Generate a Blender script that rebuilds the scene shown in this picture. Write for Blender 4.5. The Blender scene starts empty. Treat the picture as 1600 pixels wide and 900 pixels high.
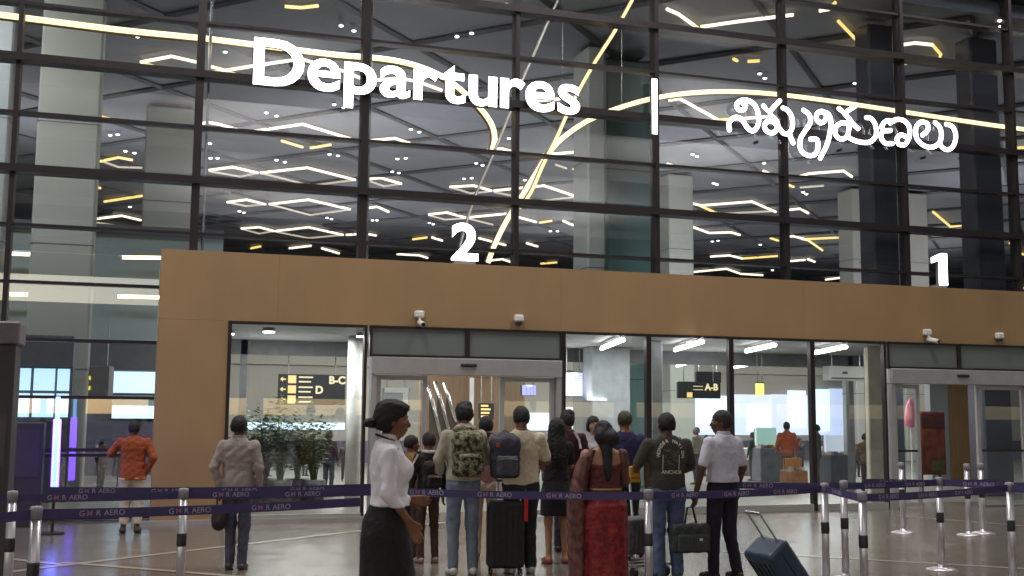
import bpy, math, random
import numpy as np
from mathutils import Vector, Matrix
random.seed(7); rng = np.random.default_rng(7)
S = bpy.context.scene; COL = S.collection; PI = math.pi
# ---------------------------------------------------------------- camera
f, yaw, pitch, roll = 1746.0, math.radians(17.893), math.radians(6.35), math.radians(.4593)
Fv = np.array([math.sin(yaw)*math.cos(pitch), math.cos(yaw)*math.cos(pitch), math.sin(pitch)])
R0 = np.array([math.cos(yaw), -math.sin(yaw), 0.]); U0 = np.cross(R0, Fv)
Rv = R0*math.cos(roll)+U0*math.sin(roll); Uv = -R0*math.sin(roll)+U0*math.cos(roll)
CAM = np.array([0, 0, 1.65])
cd = bpy.data.cameras.new('camera'); cam = bpy.data.objects.new('camera', cd); COL.objects.link(cam)
cd.sensor_width = 36; cd.lens = 36*f/1600; cd.clip_start = .05; cd.clip_end = 1500
M = Matrix.Identity(4)
for i in range(3):
    M[i][0], M[i][1], M[i][2], M[i][3] = Rv[i], Uv[i], -Fv[i], CAM[i]
cam.matrix_world = M; S.camera = cam
# ---------------------------------------------------------------- world, sun, exposure
W = bpy.data.worlds.new('World'); S.world = W; W.use_nodes = True
wt = W.node_tree; bg = wt.nodes['Background']; sky = wt.nodes.new('ShaderNodeTexSky'); sky.sky_type = 'NISHITA'
sky.sun_disc = False; sky.sun_elevation = math.radians(24); sky.sun_rotation = math.radians(200)
wt.links.new(sky.outputs[0], bg.inputs[0]); bg.inputs[1].default_value = .13
sl = bpy.data.lights.new('sun', 'SUN'); sl.energy = .8; sl.angle = math.radians(10); sl.color = (1, .95, .88)
so = bpy.data.objects.new('sun', sl); COL.objects.link(so)
so.rotation_euler = (math.radians(66), 0, math.radians(180-200+180))
S.view_settings.view_transform = 'Standard'; S.view_settings.look = 'None'; S.view_settings.gamma = 1
S.view_settings.use_curve_mapping = False; S.view_settings.exposure = 0.3
S.cycles.max_bounces = 8; S.cycles.transparent_max_bounces = 40; S.cycles.diffuse_bounces = 3
S.cycles.glossy_bounces = 3; S.cycles.sample_clamp_indirect = 4; S.cycles.caustics_reflective = False
S.cycles.caustics_refractive = False; S.cycles.use_denoising = True
# ---------------------------------------------------------------- pixel -> point helpers (real planes only)
def ray(x, y): return Fv*f+Rv*(x-800)-Uv*(y-450)
def atY(x, y, Y): d = ray(x, y); return CAM+d*(Y/d[1])
def atZ(x, y, Z=0.): d = ray(x, y); return CAM+d*((Z-1.65)/d[2])
def proj(p): q = np.array(p)-CAM; z = q@Fv; return 800+f*(q@Rv)/z, 450-f*(q@Uv)/z
# ---------------------------------------------------------------- materials
def lin(c): return tuple(((v/255)/12.92 if v/255 <= .04045 else ((v/255+.055)/1.055)**2.4) for v in c)
MC = {}
def mat(key, c=(.5,.5,.5), rough=.6, metal=0., var=.12, scale=6., bump=0., bscale=40., spec=.5, stretch=None):
    if key in MC: return MC[key]
    m = bpy.data.materials.new(key); m.use_nodes = True; nt = m.node_tree; b = nt.nodes['Principled BSDF']
    b.inputs['Roughness'].default_value = rough; b.inputs['Metallic'].default_value = metal
    b.inputs['Specular IOR Level'].default_value = spec
    tc = nt.nodes.new('ShaderNodeTexCoord'); n = nt.nodes.new('ShaderNodeTexNoise'); n.inputs['Scale'].default_value = scale
    n.inputs['Detail'].default_value = 5
    src = tc.outputs['Object']
    if stretch:
        mp = nt.nodes.new('ShaderNodeMapping'); mp.inputs['Scale'].default_value = stretch; nt.links.new(src, mp.inputs[0]); src = mp.outputs[0]
    nt.links.new(src, n.inputs['Vector'])
    r = nt.nodes.new('ShaderNodeValToRGB'); e = r.color_ramp.elements
    e[0].position = .3; e[1].position = .7
    e[0].color = (*[max(0, v*(1-var)) for v in c], 1); e[1].color = (*[min(1, v*(1+var)) for v in c], 1)
    nt.links.new(n.outputs['Fac'], r.inputs[0]); nt.links.new(r.outputs[0], b.inputs['Base Color'])
    if bump:
        n2 = nt.nodes.new('ShaderNodeTexNoise'); n2.inputs['Scale'].default_value = bscale; n2.inputs['Detail'].default_value = 4
        nt.links.new(src, n2.inputs['Vector'])
        bp = nt.nodes.new('ShaderNodeBump'); bp.inputs['Strength'].default_value = bump; bp.inputs['Distance'].default_value = .02
        nt.links.new(n2.outputs['Fac'], bp.inputs['Height']); nt.links.new(bp.outputs[0], b.inputs['Normal'])
    MC[key] = m; return m
def emis(key, c, s):
    if key in MC: return MC[key]
    m = bpy.data.materials.new(key); m.use_nodes = True; nt = m.node_tree; b = nt.nodes['Principled BSDF']
    b.inputs['Base Color'].default_value = (.6, .6, .6, 1); b.inputs['Emission Color'].default_value = (*c, 1); b.inputs['Emission Strength'].default_value = s
    MC[key] = m; return m
def glass(key, tint=(.8,.85,.85), refl=.05, rough=0.):
    if key in MC: return MC[key]
    m = bpy.data.materials.new(key); m.use_nodes = True; nt = m.node_tree; nt.nodes.remove(nt.nodes['Principled BSDF'])
    o = nt.nodes['Material Output']; t = nt.nodes.new('ShaderNodeBsdfTransparent'); t.inputs[0].default_value = (*tint, 1)
    g = nt.nodes.new('ShaderNodeBsdfGlossy'); g.inputs['Roughness'].default_value = rough; g.inputs['Color'].default_value = (1,1,1,1)
    lw = nt.nodes.new('ShaderNodeLayerWeight'); lw.inputs[0].default_value = .5
    p = nt.nodes.new('ShaderNodeMath'); p.operation = 'POWER'; p.inputs[1].default_value = 4; nt.links.new(lw.outputs['Facing'], p.inputs[0])
    a = nt.nodes.new('ShaderNodeMath'); a.operation = 'MULTIPLY_ADD'; a.inputs[1].default_value = 1-refl; a.inputs[2].default_value = refl
    a.use_clamp = True; nt.links.new(p.outputs[0], a.inputs[0])
    mx = nt.nodes.new('ShaderNodeMixShader'); nt.links.new(a.outputs[0], mx.inputs[0]); nt.links.new(t.outputs[0], mx.inputs[1]); nt.links.new(g.outputs[0], mx.inputs[2])
    nt.links.new(mx.outputs[0], o.inputs[0]); MC[key] = m; return m
# ---------------------------------------------------------------- mesh builder
class MB:
    def __init__(s): s.v = []; s.f = []
    def add(s, vs, fs):
        n = len(s.v); s.v += [tuple(map(float, v)) for v in vs]; s.f += [tuple(i+n for i in q) for q in fs]; return s
    def box(s, x0, x1, y0, y1, z0, z1, bev=0.):
        if bev:
            b = bev; P = []
            for z, i in ((z0, b), (z0+b, 0), (z1-b, 0), (z1, b)):
                P.append([(x0+i+b*(i==0),y0+i,z),(x1-i-b*(i==0),y0+i,z),(x1-i,y0+i+b*(i==0),z),(x1-i,y1-i-b*(i==0),z),(x1-i-b*(i==0),y1-i,z),(x0+i+b*(i==0),y1-i,z),(x0+i,y1-i-b*(i==0),z),(x0+i,y0+i+b*(i==0),z)])
            fs = []
            for k in range(3):
                for j in range(8): a = k*8+j; c = k*8+(j+1) % 8; fs.append((a, c, c+8, a+8))
            fs.append(tuple(range(7, -1, -1))); fs.append(tuple(range(24, 32)))
            return s.add([p for r in P for p in r], fs)
        return s.add([(x0,y0,z0),(x1,y0,z0),(x1,y1,z0),(x0,y1,z0),(x0,y0,z1),(x1,y0,z1),(x1,y1,z1),(x0,y1,z1)],
                     [(0,3,2,1),(4,5,6,7),(0,1,5,4),(1,2,6,5),(2,3,7,6),(3,0,4,7)])
    def tube(s, pts, r, n=8, r2=None, flat=1., up=(0,0,1)):
        P = [np.array(p, float) for p in pts]; rings = []
        N = len(P); r2 = r if r2 is None else r2
        for i, p in enumerate(P):
            t = P[min(i+1, N-1)]-P[max(i-1, 0)]; t = t/(np.linalg.norm(t)+1e-9)
            u = np.array(up, float)
            if abs(t@u) > .95: u = np.array([0, 1., 0]) if abs(t[1]) < .9 else np.array([1., 0, 0])
            a = np.cross(t, u); a /= np.linalg.norm(a); b = np.cross(a, t); rr = r+(r2-r)*i/max(1, N-1)
            rings.append([p+a*rr*math.cos(2*PI*j/n)+b*rr*flat*math.sin(2*PI*j/n) for j in range(n)])
        e0 = P[0]-(P[1]-P[0])/(np.linalg.norm(P[1]-P[0])+1e-9)*0; fs = []
        for i in range(N-1):
            for j in range(n): a = i*n+j; c = i*n+(j+1) % n; fs.append((a, a+n, c+n, c))
        fs.append(tuple(range(n))); fs.append(tuple(range(N*n-1, (N-1)*n-1, -1)))
        return s.add([v for q in rings for v in q], fs)
    def lathe(s, prof, c=(0,0), n=16):
        vs = [(c[0]+r*math.cos(2*PI*j/n), c[1]+r*math.sin(2*PI*j/n), z) for r, z in prof for j in range(n)]; fs = []
        for i in range(len(prof)-1):
            for j in range(n): a = i*n+j; b = i*n+(j+1) % n; fs.append((a, b, b+n, a+n))
        fs.append(tuple(range(n-1, -1, -1))); fs.append(tuple(range((len(prof)-1)*n, len(prof)*n)))
        return s.add(vs, fs)
    def ball(s, c, r, n=10, m=6, sc=(1,1,1)):
        vs = []; fs = []
        for i in range(m+1):
            a = PI*i/m
            for j in range(n): b = 2*PI*j/n; vs.append((c[0]+r*sc[0]*math.sin(a)*math.cos(b), c[1]+r*sc[1]*math.sin(a)*math.sin(b), c[2]+r*sc[2]*math.cos(a)))
        for i in range(m):
            for j in range(n): p = i*n+j; q = i*n+(j+1) % n; fs.append((p, p+n, q+n, q))
        return s.add(vs, fs)
    def build(s, name, m, parent=None, smooth=False, off=None):
        me = bpy.data.meshes.new(name)
        v = s.v if off is None else [(a-off[0], b-off[1], c-off[2]) for a, b, c in s.v]
        me.from_pydata(v, [], s.f); me.materials.append(m)
        if smooth: me.polygons.foreach_set('use_smooth', [True]*len(me.polygons))
        o = bpy.data.objects.new(name, me); COL.objects.link(o)
        if parent: o.parent = parent
        return o
def tag(o, label, cat, group=None, kind=None):
    if label: o['label'] = label
    if cat: o['category'] = cat
    if group: o['group'] = group
    if kind: o['kind'] = kind
    return o
def struct(o): o['kind'] = 'structure'; return o
def empty(name, loc, label, cat, group=None, rz=0, sc=1):
    o = bpy.data.objects.new(name, None); COL.objects.link(o); o.location = [float(v) for v in loc]; o.rotation_euler = (0, 0, rz); o.scale = (sc,)*3
    o.empty_display_size = .1
    return tag(o, label, cat, group)
def B(*a, **k): return MB().box(*a, **k)
def text_obj(name, body, size, m, parent=None, offset=0., extrude=.01, mtx=None, align='LEFT'):
    cu = bpy.data.curves.new(name, 'FONT'); cu.body = body; cu.size = size; cu.offset = offset; cu.extrude = extrude; cu.align_x = align
    cu.resolution_u = 5
    t = bpy.data.objects.new(name, cu); COL.objects.link(t); bpy.context.view_layer.update()
    me = bpy.data.meshes.new_from_object(t.evaluated_get(bpy.context.evaluated_depsgraph_get()))
    bpy.data.objects.remove(t); bpy.data.curves.remove(cu)
    if mtx is not None: me.transform(mtx)
    me.materials.clear(); me.materials.append(m); o = bpy.data.objects.new(name, me); COL.objects.link(o)
    if parent: o.parent = parent
    return o
FRONT = Matrix(((1,0,0,0),(0,0,-1,0),(0,1,0,0),(0,0,0,1)))    # text facing -Y
# ================================================================ SETTING
YP, YF, ZC = 17.05, 18.05, 9.8         # portal front, glass facade, hall ceiling
def floor_mat():
    m = mat('floor_stone', lin((112,104,97)), .16, 0, .10, 1.2, spec=.5); nt = m.node_tree; b = nt.nodes['Principled BSDF']
    tc = nt.nodes.new('ShaderNodeTexCoord'); br = nt.nodes.new('ShaderNodeTexBrick'); br.offset = 0
    br.inputs['Scale'].default_value = 1; br.inputs['Brick Width'].default_value = .9; br.inputs['Row Height'].default_value = .9; br.inputs['Mortar Size'].default_value = .004
    br.inputs['Color1'].default_value = (1,1,1,1); br.inputs['Color2'].default_value = (.86,.86,.87,1); br.inputs['Mortar'].default_value = (.55,.53,.5,1)
    nt.links.new(tc.outputs['Object'], br.inputs['Vector']); old = b.inputs['Base Color'].links[0].from_socket
    mx = nt.nodes.new('ShaderNodeMix'); mx.data_type = 'RGBA'; mx.blend_type = 'MULTIPLY'; mx.inputs[0].default_value = 1
    nt.links.new(old, mx.inputs[6]); nt.links.new(br.outputs[0], mx.inputs[7]); nt.links.new(mx.outputs[2], b.inputs['Base Color'])
    n = nt.nodes.new('ShaderNodeTexNoise'); n.inputs['Scale'].default_value = 2.5; n.inputs['Detail'].default_value = 6; nt.links.new(tc.outputs['Object'], n.inputs[0])
    mr = nt.nodes.new('ShaderNodeMapRange'); mr.inputs[3].default_value = .12; mr.inputs[4].default_value = .32; nt.links.new(n.outputs[0], mr.inputs[0]); nt.links.new(mr.outputs[0], b.inputs['Roughness'])
    return m
def quad_plane(name, x0, x1, y0, y1, z, m): return struct(MB().add([(x0,y0,z),(x1,y0,z),(x1,y1,z),(x0,y1,z)], [(0,1,2,3)]).build(name, m))
quad_plane('ground', -400, 400, -400, 400, -.004, mat('asphalt', (.06,.06,.062), .8, var=.25, scale=3))
quad_plane('pavement', -40, 70, -12, YF+.1, 0, floor_mat())
quad_plane('hall_floor', -40, 70, YF+.1, 82, .002, mat('hall_floor', lin((120,118,112)), .38, 0, .08, 2))
ms = mat('floor_strip', lin((172,160,146)), .25, 0, .08, 3)
def floor_strip(a, b, w=.05, z=.004):
    a = atZ(*a); b = atZ(*b); d = (b-a)/np.linalg.norm(b-a); n = np.array([-d[1], d[0], 0])*w
    return struct(MB().add([(*(a+n)[:2], z), (*(a-n)[:2], z), (*(b-n)[:2], z), (*(b+n)[:2], z)], [(0,1,2,3)]).build('pavement_stripe', ms))
floor_strip((60,888), (533,833), .055); floor_strip((97,879), (420,905), .05, .0045); floor_strip((533,833), (700,816), .05)
floor_strip((1130,862), (1640,891), .05); floor_strip((1400,806), (1600,822), .05); floor_strip((0,872), (110,884), .05, .0045); floor_strip((-60,906),(60,888),.055,.0052)
# canopy over the forecourt, unseen block opposite, added to cut off low sky
mcan = mat('canopy_metal', lin((120,118,116)), .5, 0, .08, 1)
can = empty('entrance_canopy', (0, 0, 13), 'grey flat canopy roof high over the forecourt in front of the glass', 'canopy')
B(-45, 75, -46, 17.6, 0, .6).build('roof_slab', mcan, can)
for k in range(8): B(-45, 75, -44+k*8, -43.6+k*8, -.5, -.004).build('roof_beam', mcan, can)
B(-45, 75, -46.4, -46.004, -2.2, .6).build('fascia', mcan, can)
for x in (-20, 6, 32): B(x, x+1, -40, -39, -13, -.51, bev=.05).build('column', mcan, can)
pk = empty('sky_block', (0, -95, 0), 'added unseen concrete block across the road that cuts off low sky', 'building')
mpk = mat('sky_block_concrete', lin((84,84,88)), .9, 0, .1, .3)
B(-90, 120, 0, 14, 3.0, 12).build('upper_block', mpk, pk)
for k in range(3): B(-90, 120, -.3, -.004, 4.2+k*2.6, 5.2+k*2.6).build('sky_block_parapet', mpk, pk)
for k in range(20): B(-88+k*11, -87.4+k*11, .3, .9, 0, 2.99).build('column', mcan, pk)  # columns of the added unseen block
def area(name, loc, sx, sy, e, c=(1,.96,.9), rot=(0,0,0)):
    l = bpy.data.lights.new(name, 'AREA'); l.shape = 'RECTANGLE'; l.size = sx; l.size_y = sy; l.energy = e; l.color = c
    o = bpy.data.objects.new(name, l); COL.objects.link(o); o.location = loc; o.rotation_euler = rot; return o
for i, x in enumerate((-9, 0, 9, 18)):
    for y in ((10.8, 14.) if x < 15 else (15.4,)): area('canopy_lamp', (x, y, 12.9), 3.5, 2.0, 285, (1,.95,.9))
for x in (-14, 4, 22):
    for y in (-22, -6): area('canopy_fill', (x, y, 9.5), 2, 2, 1500, (1,.96,.93), (PI,0,0))  # added fill lights, aimed up so the glass mirrors a brighter canopy
for x in (-5, 4, 13, 22):
    if x < 6: area('hall_fill', (x, 20.2 if x < 0 else 18.75, 9.65), 3, 1.0 if x < 0 else .6, 230, (1,.97,.92), (math.radians(38),0,0))  # added out-of-view lights that fill the hall near the glass
for x in (6, 16, 28):
    for y in (30, 44): area('hall_ceiling_fill', (x*(y/30)**.5, y, 4.9), 3, 3, 330, (1,.93,.86), (PI,0,0))  # unseen fill behind the portal beam, added to brighten the hall ceiling
area('hall_fill', (-6, 20, 9.6), 4, 1.2, 200, (.9,1,.96), (math.radians(30),0,0)); area('hall_ceiling_fill', (-3, 34, 6.5), 5, 2, 220, (1,.93,.86), (PI,0,0))  # further added fill lights for the left part of the hall
for x in (4, 10, 16, 23): area('far_wall_fill', (x, 29, 3.9), 4, .5, 190, (1,.96,.9), (math.radians(78),0,0))  # added fill on the far wall, hidden behind the portal beam
for x in (4, 11, 18): area('hall_fill', (x, 27, 4.0), 3, 3, 420, (1,.97,.92))  # added fill from above, kept out of sight behind the beam
# hall ceiling, ribs, walls
mce = mat('hall_ceiling', lin((120,124,132)), .75, 0, .16, .25)
struct(B(-30, 70, YF+.2, 80, ZC+.12, ZC+.4).build('hall_ceiling', mce))
rb = MB()
for i in range(-6, 22):
    for s in (1, -1):
        x0 = i*5.3; rb.tube([(x0, YF+.4, ZC+.08), (x0+s*30, YF+.4+31, ZC+.08)], .07, 4); rb.tube([(x0+s*30, YF+31.4, ZC+.08), (x0, YF+.4+60, ZC+.08)], .07, 4)
struct(rb.build('ceiling_rib_grid', mat('rib', lin((84,84,90)), .6)))
struct(B(-30, 70, 80, 80.4, 0, 11).build('hall_end_wall', mat('endwall', lin((84,92,104)), .8, scale=.4)))
struct(B(-30.4, -30, YF, 80, 0, 11).build('hall_side_wall', mat('endwall')))
struct(B(-30, 70, YF+.2, 80, ZC+.5, ZC+.9).build('hall_roof', mcan))
# ---------------------------------------------------------------- glass facade
fac = empty('glass_facade', (6, YF, 0), 'tall dark gridded glass curtain wall of the departures hall', 'facade')
dark = mat('dark_alu', lin((44,38,42)), .45, .3, .15, 3); ox = (6, YF, 0)
zs = [.05+0*.857, .97, 1.83, 2.68, 3.54] + [4.40+.857*k for k in range(9)]
thick = {4.40+.857*k for k in (1, 3, 5, 7)}
xm = [.57+2.655*k for k in range(-5, 11)]
for k, x in enumerate(xm):
    w = .062 if k in (5, 6) else .036
    B(x-w, x+w, YF-.08, YF+.16, 0 if x < .2 else 3.98, 11.4).build('mullion', dark, fac, off=ox)
    # slim steel stay beside some mullions
    if k in (5, 6, 10): MB().tube([(x+.15, YF+.35, 4.1), (x+.15, YF+.35, 9.7)], .025, 6).build('stay_rod', mat('steel', (.6,.6,.6), .25, 1), fac, off=ox)
for z in zs:
    big = any(abs(z-t) < .05 for t in (5.257, 6.971, 8.685, 10.4)) and z > 4.3
    h = .078 if big else .030
    x1 = 27 if z > 4 else .085
    B(-13, x1, YF-(.14 if big else .06), YF+.14, z-h, z+h*.5).build('transom', dark, fac, off=ox)
B(-13, 27, YF-.012, YF+.012, 4.0, 11.4).build('glass_pane', glass('facade_glass', (.84,.87,.90), .09), fac, off=ox)
B(-13, .08, YF-.012, YF+.012, .08, 3.99).build('glass_pane', glass('facade_glass'), fac, off=ox)
B(-13, .09, YF-.2, YF-.15, 1.02, 1.07).build('guard_rail', dark, fac, off=ox)
# ---------------------------------------------------------------- entrance portal
tan = mat('portal_cladding', lin((158,129,94)), .5, 0, .09, 1.1, bump=.08, bscale=3, stretch=(1,1,.5))
alu = mat('door_alu', lin((172,170,172)), .35, .35, .06, 5)
brz = mat('bronze_frame', lin((50,42,42)), .4, .4, .1, 5)
wht = mat('white_paint', (.72,.72,.70), .45, 0, .04, 3)
ent = empty('entrance_portal', (8, YP, 0), 'brown clad entrance portal framing the glazed doors under the big sign', 'entrance'); eo = (8, YP, 0)
def X(px, py=600, Y=YP): return float(atY(px, py, Y)[0])
def ZZ(px, py, Y=YP): return float(atY(px, py, Y)[2])
xl, xw = .09, 1.09; ZT = 2.97; ZB = 4.0
B(xl, xw-.006, YP, 18.9, 0, ZT).build('pier', tan, ent, off=eo)
xs = [xl, 1.8, 6.35, 10.9, 15.45, 20., 24.5]
for a, b in zip(xs[:-1], xs[1:]): B(a+.0012, b-.0012, YP, YP+.3, ZT+.002, ZB).build('beam_panel', tan, ent, off=eo)
B(xl, 24.5, YP+.3, YF-.1, ZT+.2, ZB-.02).build('roof', tan, ent, off=eo)
mvc = mat('vest_ceiling', lin((178,178,178)), .6, 0, .05, 2)
B(xw, 24.5, YP+.31, 21.6, ZT, ZT+.18).build('vestibule_ceiling', mvc, ent, off=eo)
B(xw-.005, xw+.02, YP+.1, 21.6, 0, ZT-.005).build('side_wall', mat('side_wall', lin((150,152,150)), .35), ent, off=eo)
B(xl-.25, 6.3-3.1, YP-.10, YP+.0, 0, .07).build('plinth', alu, ent, off=eo)
gl = glass('entry_glass', (.90,.93,.93), .06)
def frame(mb, x0, x1, z0, z1, w, y0=YP-.03, y1=YP+.07):
    mb.box(x0, x0+w, y0, y1, z0, z1); mb.box(x1-w, x1, y0, y1, z0, z1); mb.box(x0+w, x1-w, y0, y1, z1-w, z1); mb.box(x0+w, x1-w, y0, y1, z0, z0+w); return mb
def window(x0, x1, z0, z1, w=.045, fm=brz, sill=True):
    fo = frame(MB(), x0, x1, z0, z1, w).build('window_frame', fm, ent, off=eo)
    p = B(x0+w, x1-w, YP+.01, YP+.03, z0+w, z1-w).build('pane', gl, None, off=eo); p.parent = fo
    if sill: s_ = B(x0+w, x1-w, YP-.05, YP+.008, z0+.002, z0+.12).build('sill', alu, None, off=eo); s_.parent = fo
window(xw, X(572), .0, ZT)
b3 = [X(879), X(1013), X(1142), X(1269), X(1384)]
for a, b in zip(b3[:-1], b3[1:]): window(a, b, 0, ZT)
def doors(x0, x1, hx0, hx1, o0, o1, zb=2.22, zt=2.45):
    xmid = (x0+x1)/2-.02
    gp = mat('spandrel_glass', lin((112,118,118)), .22, 0, .06, 1)
    for a, b in ((x0, xmid), (xmid, x1)):
        fo = frame(MB(), a, b, zt+.04, ZT, .035).build('window_frame', brz, ent, off=eo)
        p = B(a+.035, b-.035, YP+.01, YP+.03, zt+.075, ZT-.035).build('pane', gp, None, off=eo); p.parent = fo
    dh = B(x0+.03, x1-.03, YP-.09, YP+.16, zb, zt+.036, bev=.008).build('door_header', alu, ent, off=eo)
    se = MB().box(xmid-.13, xmid+.13, YP-.13, YP-.092, zt-.10, zt-.045, bev=.012).build('sensor', mat('black_plastic', (.02,.02,.022), .4), None, off=eo); se.parent = dh
    for a, b in ((x0+.03, x0+.11), (x1-.11, x1-.03)): B(a, b, YP-.06, YP+.12, 0, zb-.004).build('door_post', alu, ent, off=eo)
    for a, b, yy in ((x0+.12, o0, .02), (o1, x1-.12, .02)):
        d = frame(MB(), a, b, .03, zb-.01, .075, YP+yy, YP+yy+.05).build('sliding_door', alu, ent, off=eo)
        p = B(a+.07, b-.07, YP+yy+.015, YP+yy+.035, .1, zb-.08).build('pane', gl, None, off=eo); p.parent = d
        g = B(a+.075, b-.075, YP+yy-.01, YP+yy+.012, 1.0, 1.04).build('push_bar', dark, None, off=eo); g.parent = d
doors(X(576), X(878), 0, 0, X(668), X(782))
doors(X(1387), X(1387)+3.15, 0, 0, X(1437), X(1526))
x2 = X(1387)+3.2
for k in range(3): window(x2+k*1.6, x2+k*1.6+1.6, 0, ZT)
# inner line of the vestibule
YI = 21.5
inn = MB()
for px in (380, 1030, 1330): inn.box(X(px,600,YI)-.06, X(px,600,YI)+.06, YI, YI+.12, 0, ZT)
inn.box(xw, 24, YI, YI+.12, ZT-.28, ZT-.004)
inn.build('inner_frame', mat('inner_frame', lin((120,122,124)), .4), ent, off=eo)
for k in range(6):
    o_ = MB().tube([(X(545,600,19.6)+.10+k*0, 19.6, 0)]*1+[(X(545,600,19.6)+.10, 19.6, ZT-.01)], .13, 20).build('round_column', mat('column_gloss', (.72,.71,.68), .25), ent, True, off=eo) if k == 0 else None
B(X(1356,600,18.3), X(1378,600,18.3), 18.3, 18.42, 0, ZT-.01, bev=.02).build('box_column', mat('col_beige', lin((205,198,180)), .4), ent, off=eo)
B(X(925,600,20.5), X(985,600,20.5), 20.5, 21.0, 0, ZT-.01, bev=.02).build('box_column', mat('col_grey', lin((160,165,168)), .4), ent, off=eo)
B(X(1018,600,18.4), X(1036,600,18.4), 18.4, 18.7, 0, ZT-.01, bev=.02).build('box_column', mat('col_grey'), ent, off=eo)
ew = emis('white_bar', (1,.98,.95), 9)
def bar_light(p0, p1, Z, label, r=.035, m=ew, group='vestibule ceiling lights'):
    a, b = atZ(*p0, Z), atZ(*p1, Z); c = (a+b)/2
    t = empty('ceiling_light', c, label, 'ceiling light', group)
    MB().tube([a, b], r, 8).build('tube', m, t, off=c); d = (b-a)/np.linalg.norm(b-a)
    MB().tube([a-d*.03+[0,0,.05], b+d*.03+[0,0,.05]], r*.8, 4).build('housing', wht, t, off=c)
zl = ZT-.12
bars = [((940,545),(974,531),'first, over the flight screen window'),((1055,547),(1098,534),'second, over the man in the dark printed shirt'),((1166,549),(1211,539),'third, over the yellow hanging mark'),((1271,552),(1322,542),'fourth and rightmost of the front row')]
for a, b, t in bars: bar_light(a, b, zl, 'white tube light on the vestibule ceiling, '+t)
for a, b, t in [((962,568),(989,562),'behind the first front tube'),((1058,572),(1089,564),'behind the second front tube'),((1148,574),(1182,568),'behind the third front tube')]:
    bar_light(a, b, zl, 'small white tube light deeper in the vestibule, '+t, .03)
def spot(px, py, Z, label, r=.05, group='vestibule spotlights'):
    c = atZ(px, py, Z); t = empty('spotlight', c, label, 'spotlight', group)
    MB().lathe([(r, 0), (r*1.1, .02)]).build('lens', ew, t); MB().lathe([(r*1.15, .021), (r*1.15, .08)]).build('housing', alu, t)
spot(420, 520, zl, 'brightest round spotlight inside the left window', .085); spot(434, 552, zl, 'second round spotlight, below the brightest, inside the left window', .07)
spot(563, 527, zl, 'round spotlight at the right edge of the left window', .06); spot(362, 523, zl, 'round spotlight at the left edge of the left window', .04)
for x_, e_ in ((2.2,8),(8.,12),(11.,12)): area('vestibule_bounce_fill', (x_, 20.6, 1.9), 1.2, .3, e_, (1,.98,.95), (PI,0,0))  # added lights in place of floor bounce onto the vestibule ceiling
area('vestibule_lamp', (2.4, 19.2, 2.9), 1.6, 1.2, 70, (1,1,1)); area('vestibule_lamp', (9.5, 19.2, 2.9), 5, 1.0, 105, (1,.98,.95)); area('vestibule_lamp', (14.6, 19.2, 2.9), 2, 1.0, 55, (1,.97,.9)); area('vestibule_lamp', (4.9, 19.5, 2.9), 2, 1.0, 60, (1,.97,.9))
# ---------------------------------------------------------------- hall columns seen through glass
def pillar(px0, px1, Y, col, label, py=300, ztop=ZC, depth=.9, z0=0):
    x0, x1 = float(atY(px0, py, Y)[0]), float(atY(px1, py, Y)[0]); c = ((x0+x1)/2, Y, z0)
    t = empty('pillar', c, label, 'pillar', 'hall pillars'); w = (x1-x0)/2
    B(-w, w, 0, depth, 0, ztop-z0, bev=.04).build('shaft', mat('pil%d%d%d' % col, lin(col), .4, 0, .06, .7), t)
    for z in np.arange(2.4, ztop-z0-.5, 2.4): B(-w-.004, w+.004, -.004, depth+.004, z, z+.02).build('joint', mat('rib'), t)
    return t
pillar(52, 150, 23, (160,160,150), 'broad pale pillar behind the glass in the second bay from the left', ztop=ZC)
bt_ = empty('added_booth', (X(20,620,21.5), 21.5, 0), 'added booth with glowing pale blue panes imitating reflected sky, left of the portal', 'booth'); bo = (X(20,620,21.5), 21.5, 0)  # added booth; its glowing panes imitate sky mirrored in the glass
mbo = mat('added_booth_dark', lin((82,80,92)), .5); bx0, bx1 = X(-90,620,21.5), X(111,620,21.5)
B(bx0, bx1, 21.5, 22.3, 0, 1.44).build('added_base_wall', mbo, bt_, off=bo); B(bx0, bx1, 21.5, 22.3, 2.40, 2.95).build('added_header', mat('added_booth_head', lin((96,96,100)), .5), bt_, off=bo); B(bx0, bx1, 21.62, 22.3, 1.441, 2.399).build('core', mbo, bt_, off=bo)
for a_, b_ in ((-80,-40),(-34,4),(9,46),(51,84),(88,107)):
    for z0_, z1_ in ((1.5,1.92),(1.97,2.36)): B(X(a_,620,21.55), X(b_,620,21.55), 21.56, 21.61, z0_, z1_).build('sky_reflection', emis('sky_reflection_glow', (.56,.84,1), 1.25), bt_, off=bo)
pillar(-40, 14, 23, (150,152,150), 'pale pillar at the very left edge of the photo', 200)
pillar(222, 304, 31, (166,165,156), 'pale pillar right of the broad left pillar, left of the second mullion', 330)
pillar(918, 946, 22.5, (168,172,168), 'light edge pillar under the bar between the two signs')
pillar(948, 1018, 23.2, (112,146,146), 'teal grey wide pillar right behind the light edge pillar', depth=1.2)
pillar(1046, 1084, 34, (150,155,148), 'slim pale pillar right of the teal pillar', 350)
pillar(1332, 1362, 34, (165,165,160), 'slim pale pillar below the right sign, left of the dark pillar', 350)
pillar(1407, 1450, 34, (160,160,154), 'slim pale pillar over the number one, right of the dark pillar', 350)
pillar(1362, 1402, 19.2, (88,90,102), 'dark steel pillar close behind the glass under the right sign', 250, depth=.5)
pillar(1522, 1566, 19.2, (88,88,100), 'dark steel pillar close behind the glass near the right photo edge', 250, depth=.5)
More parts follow.
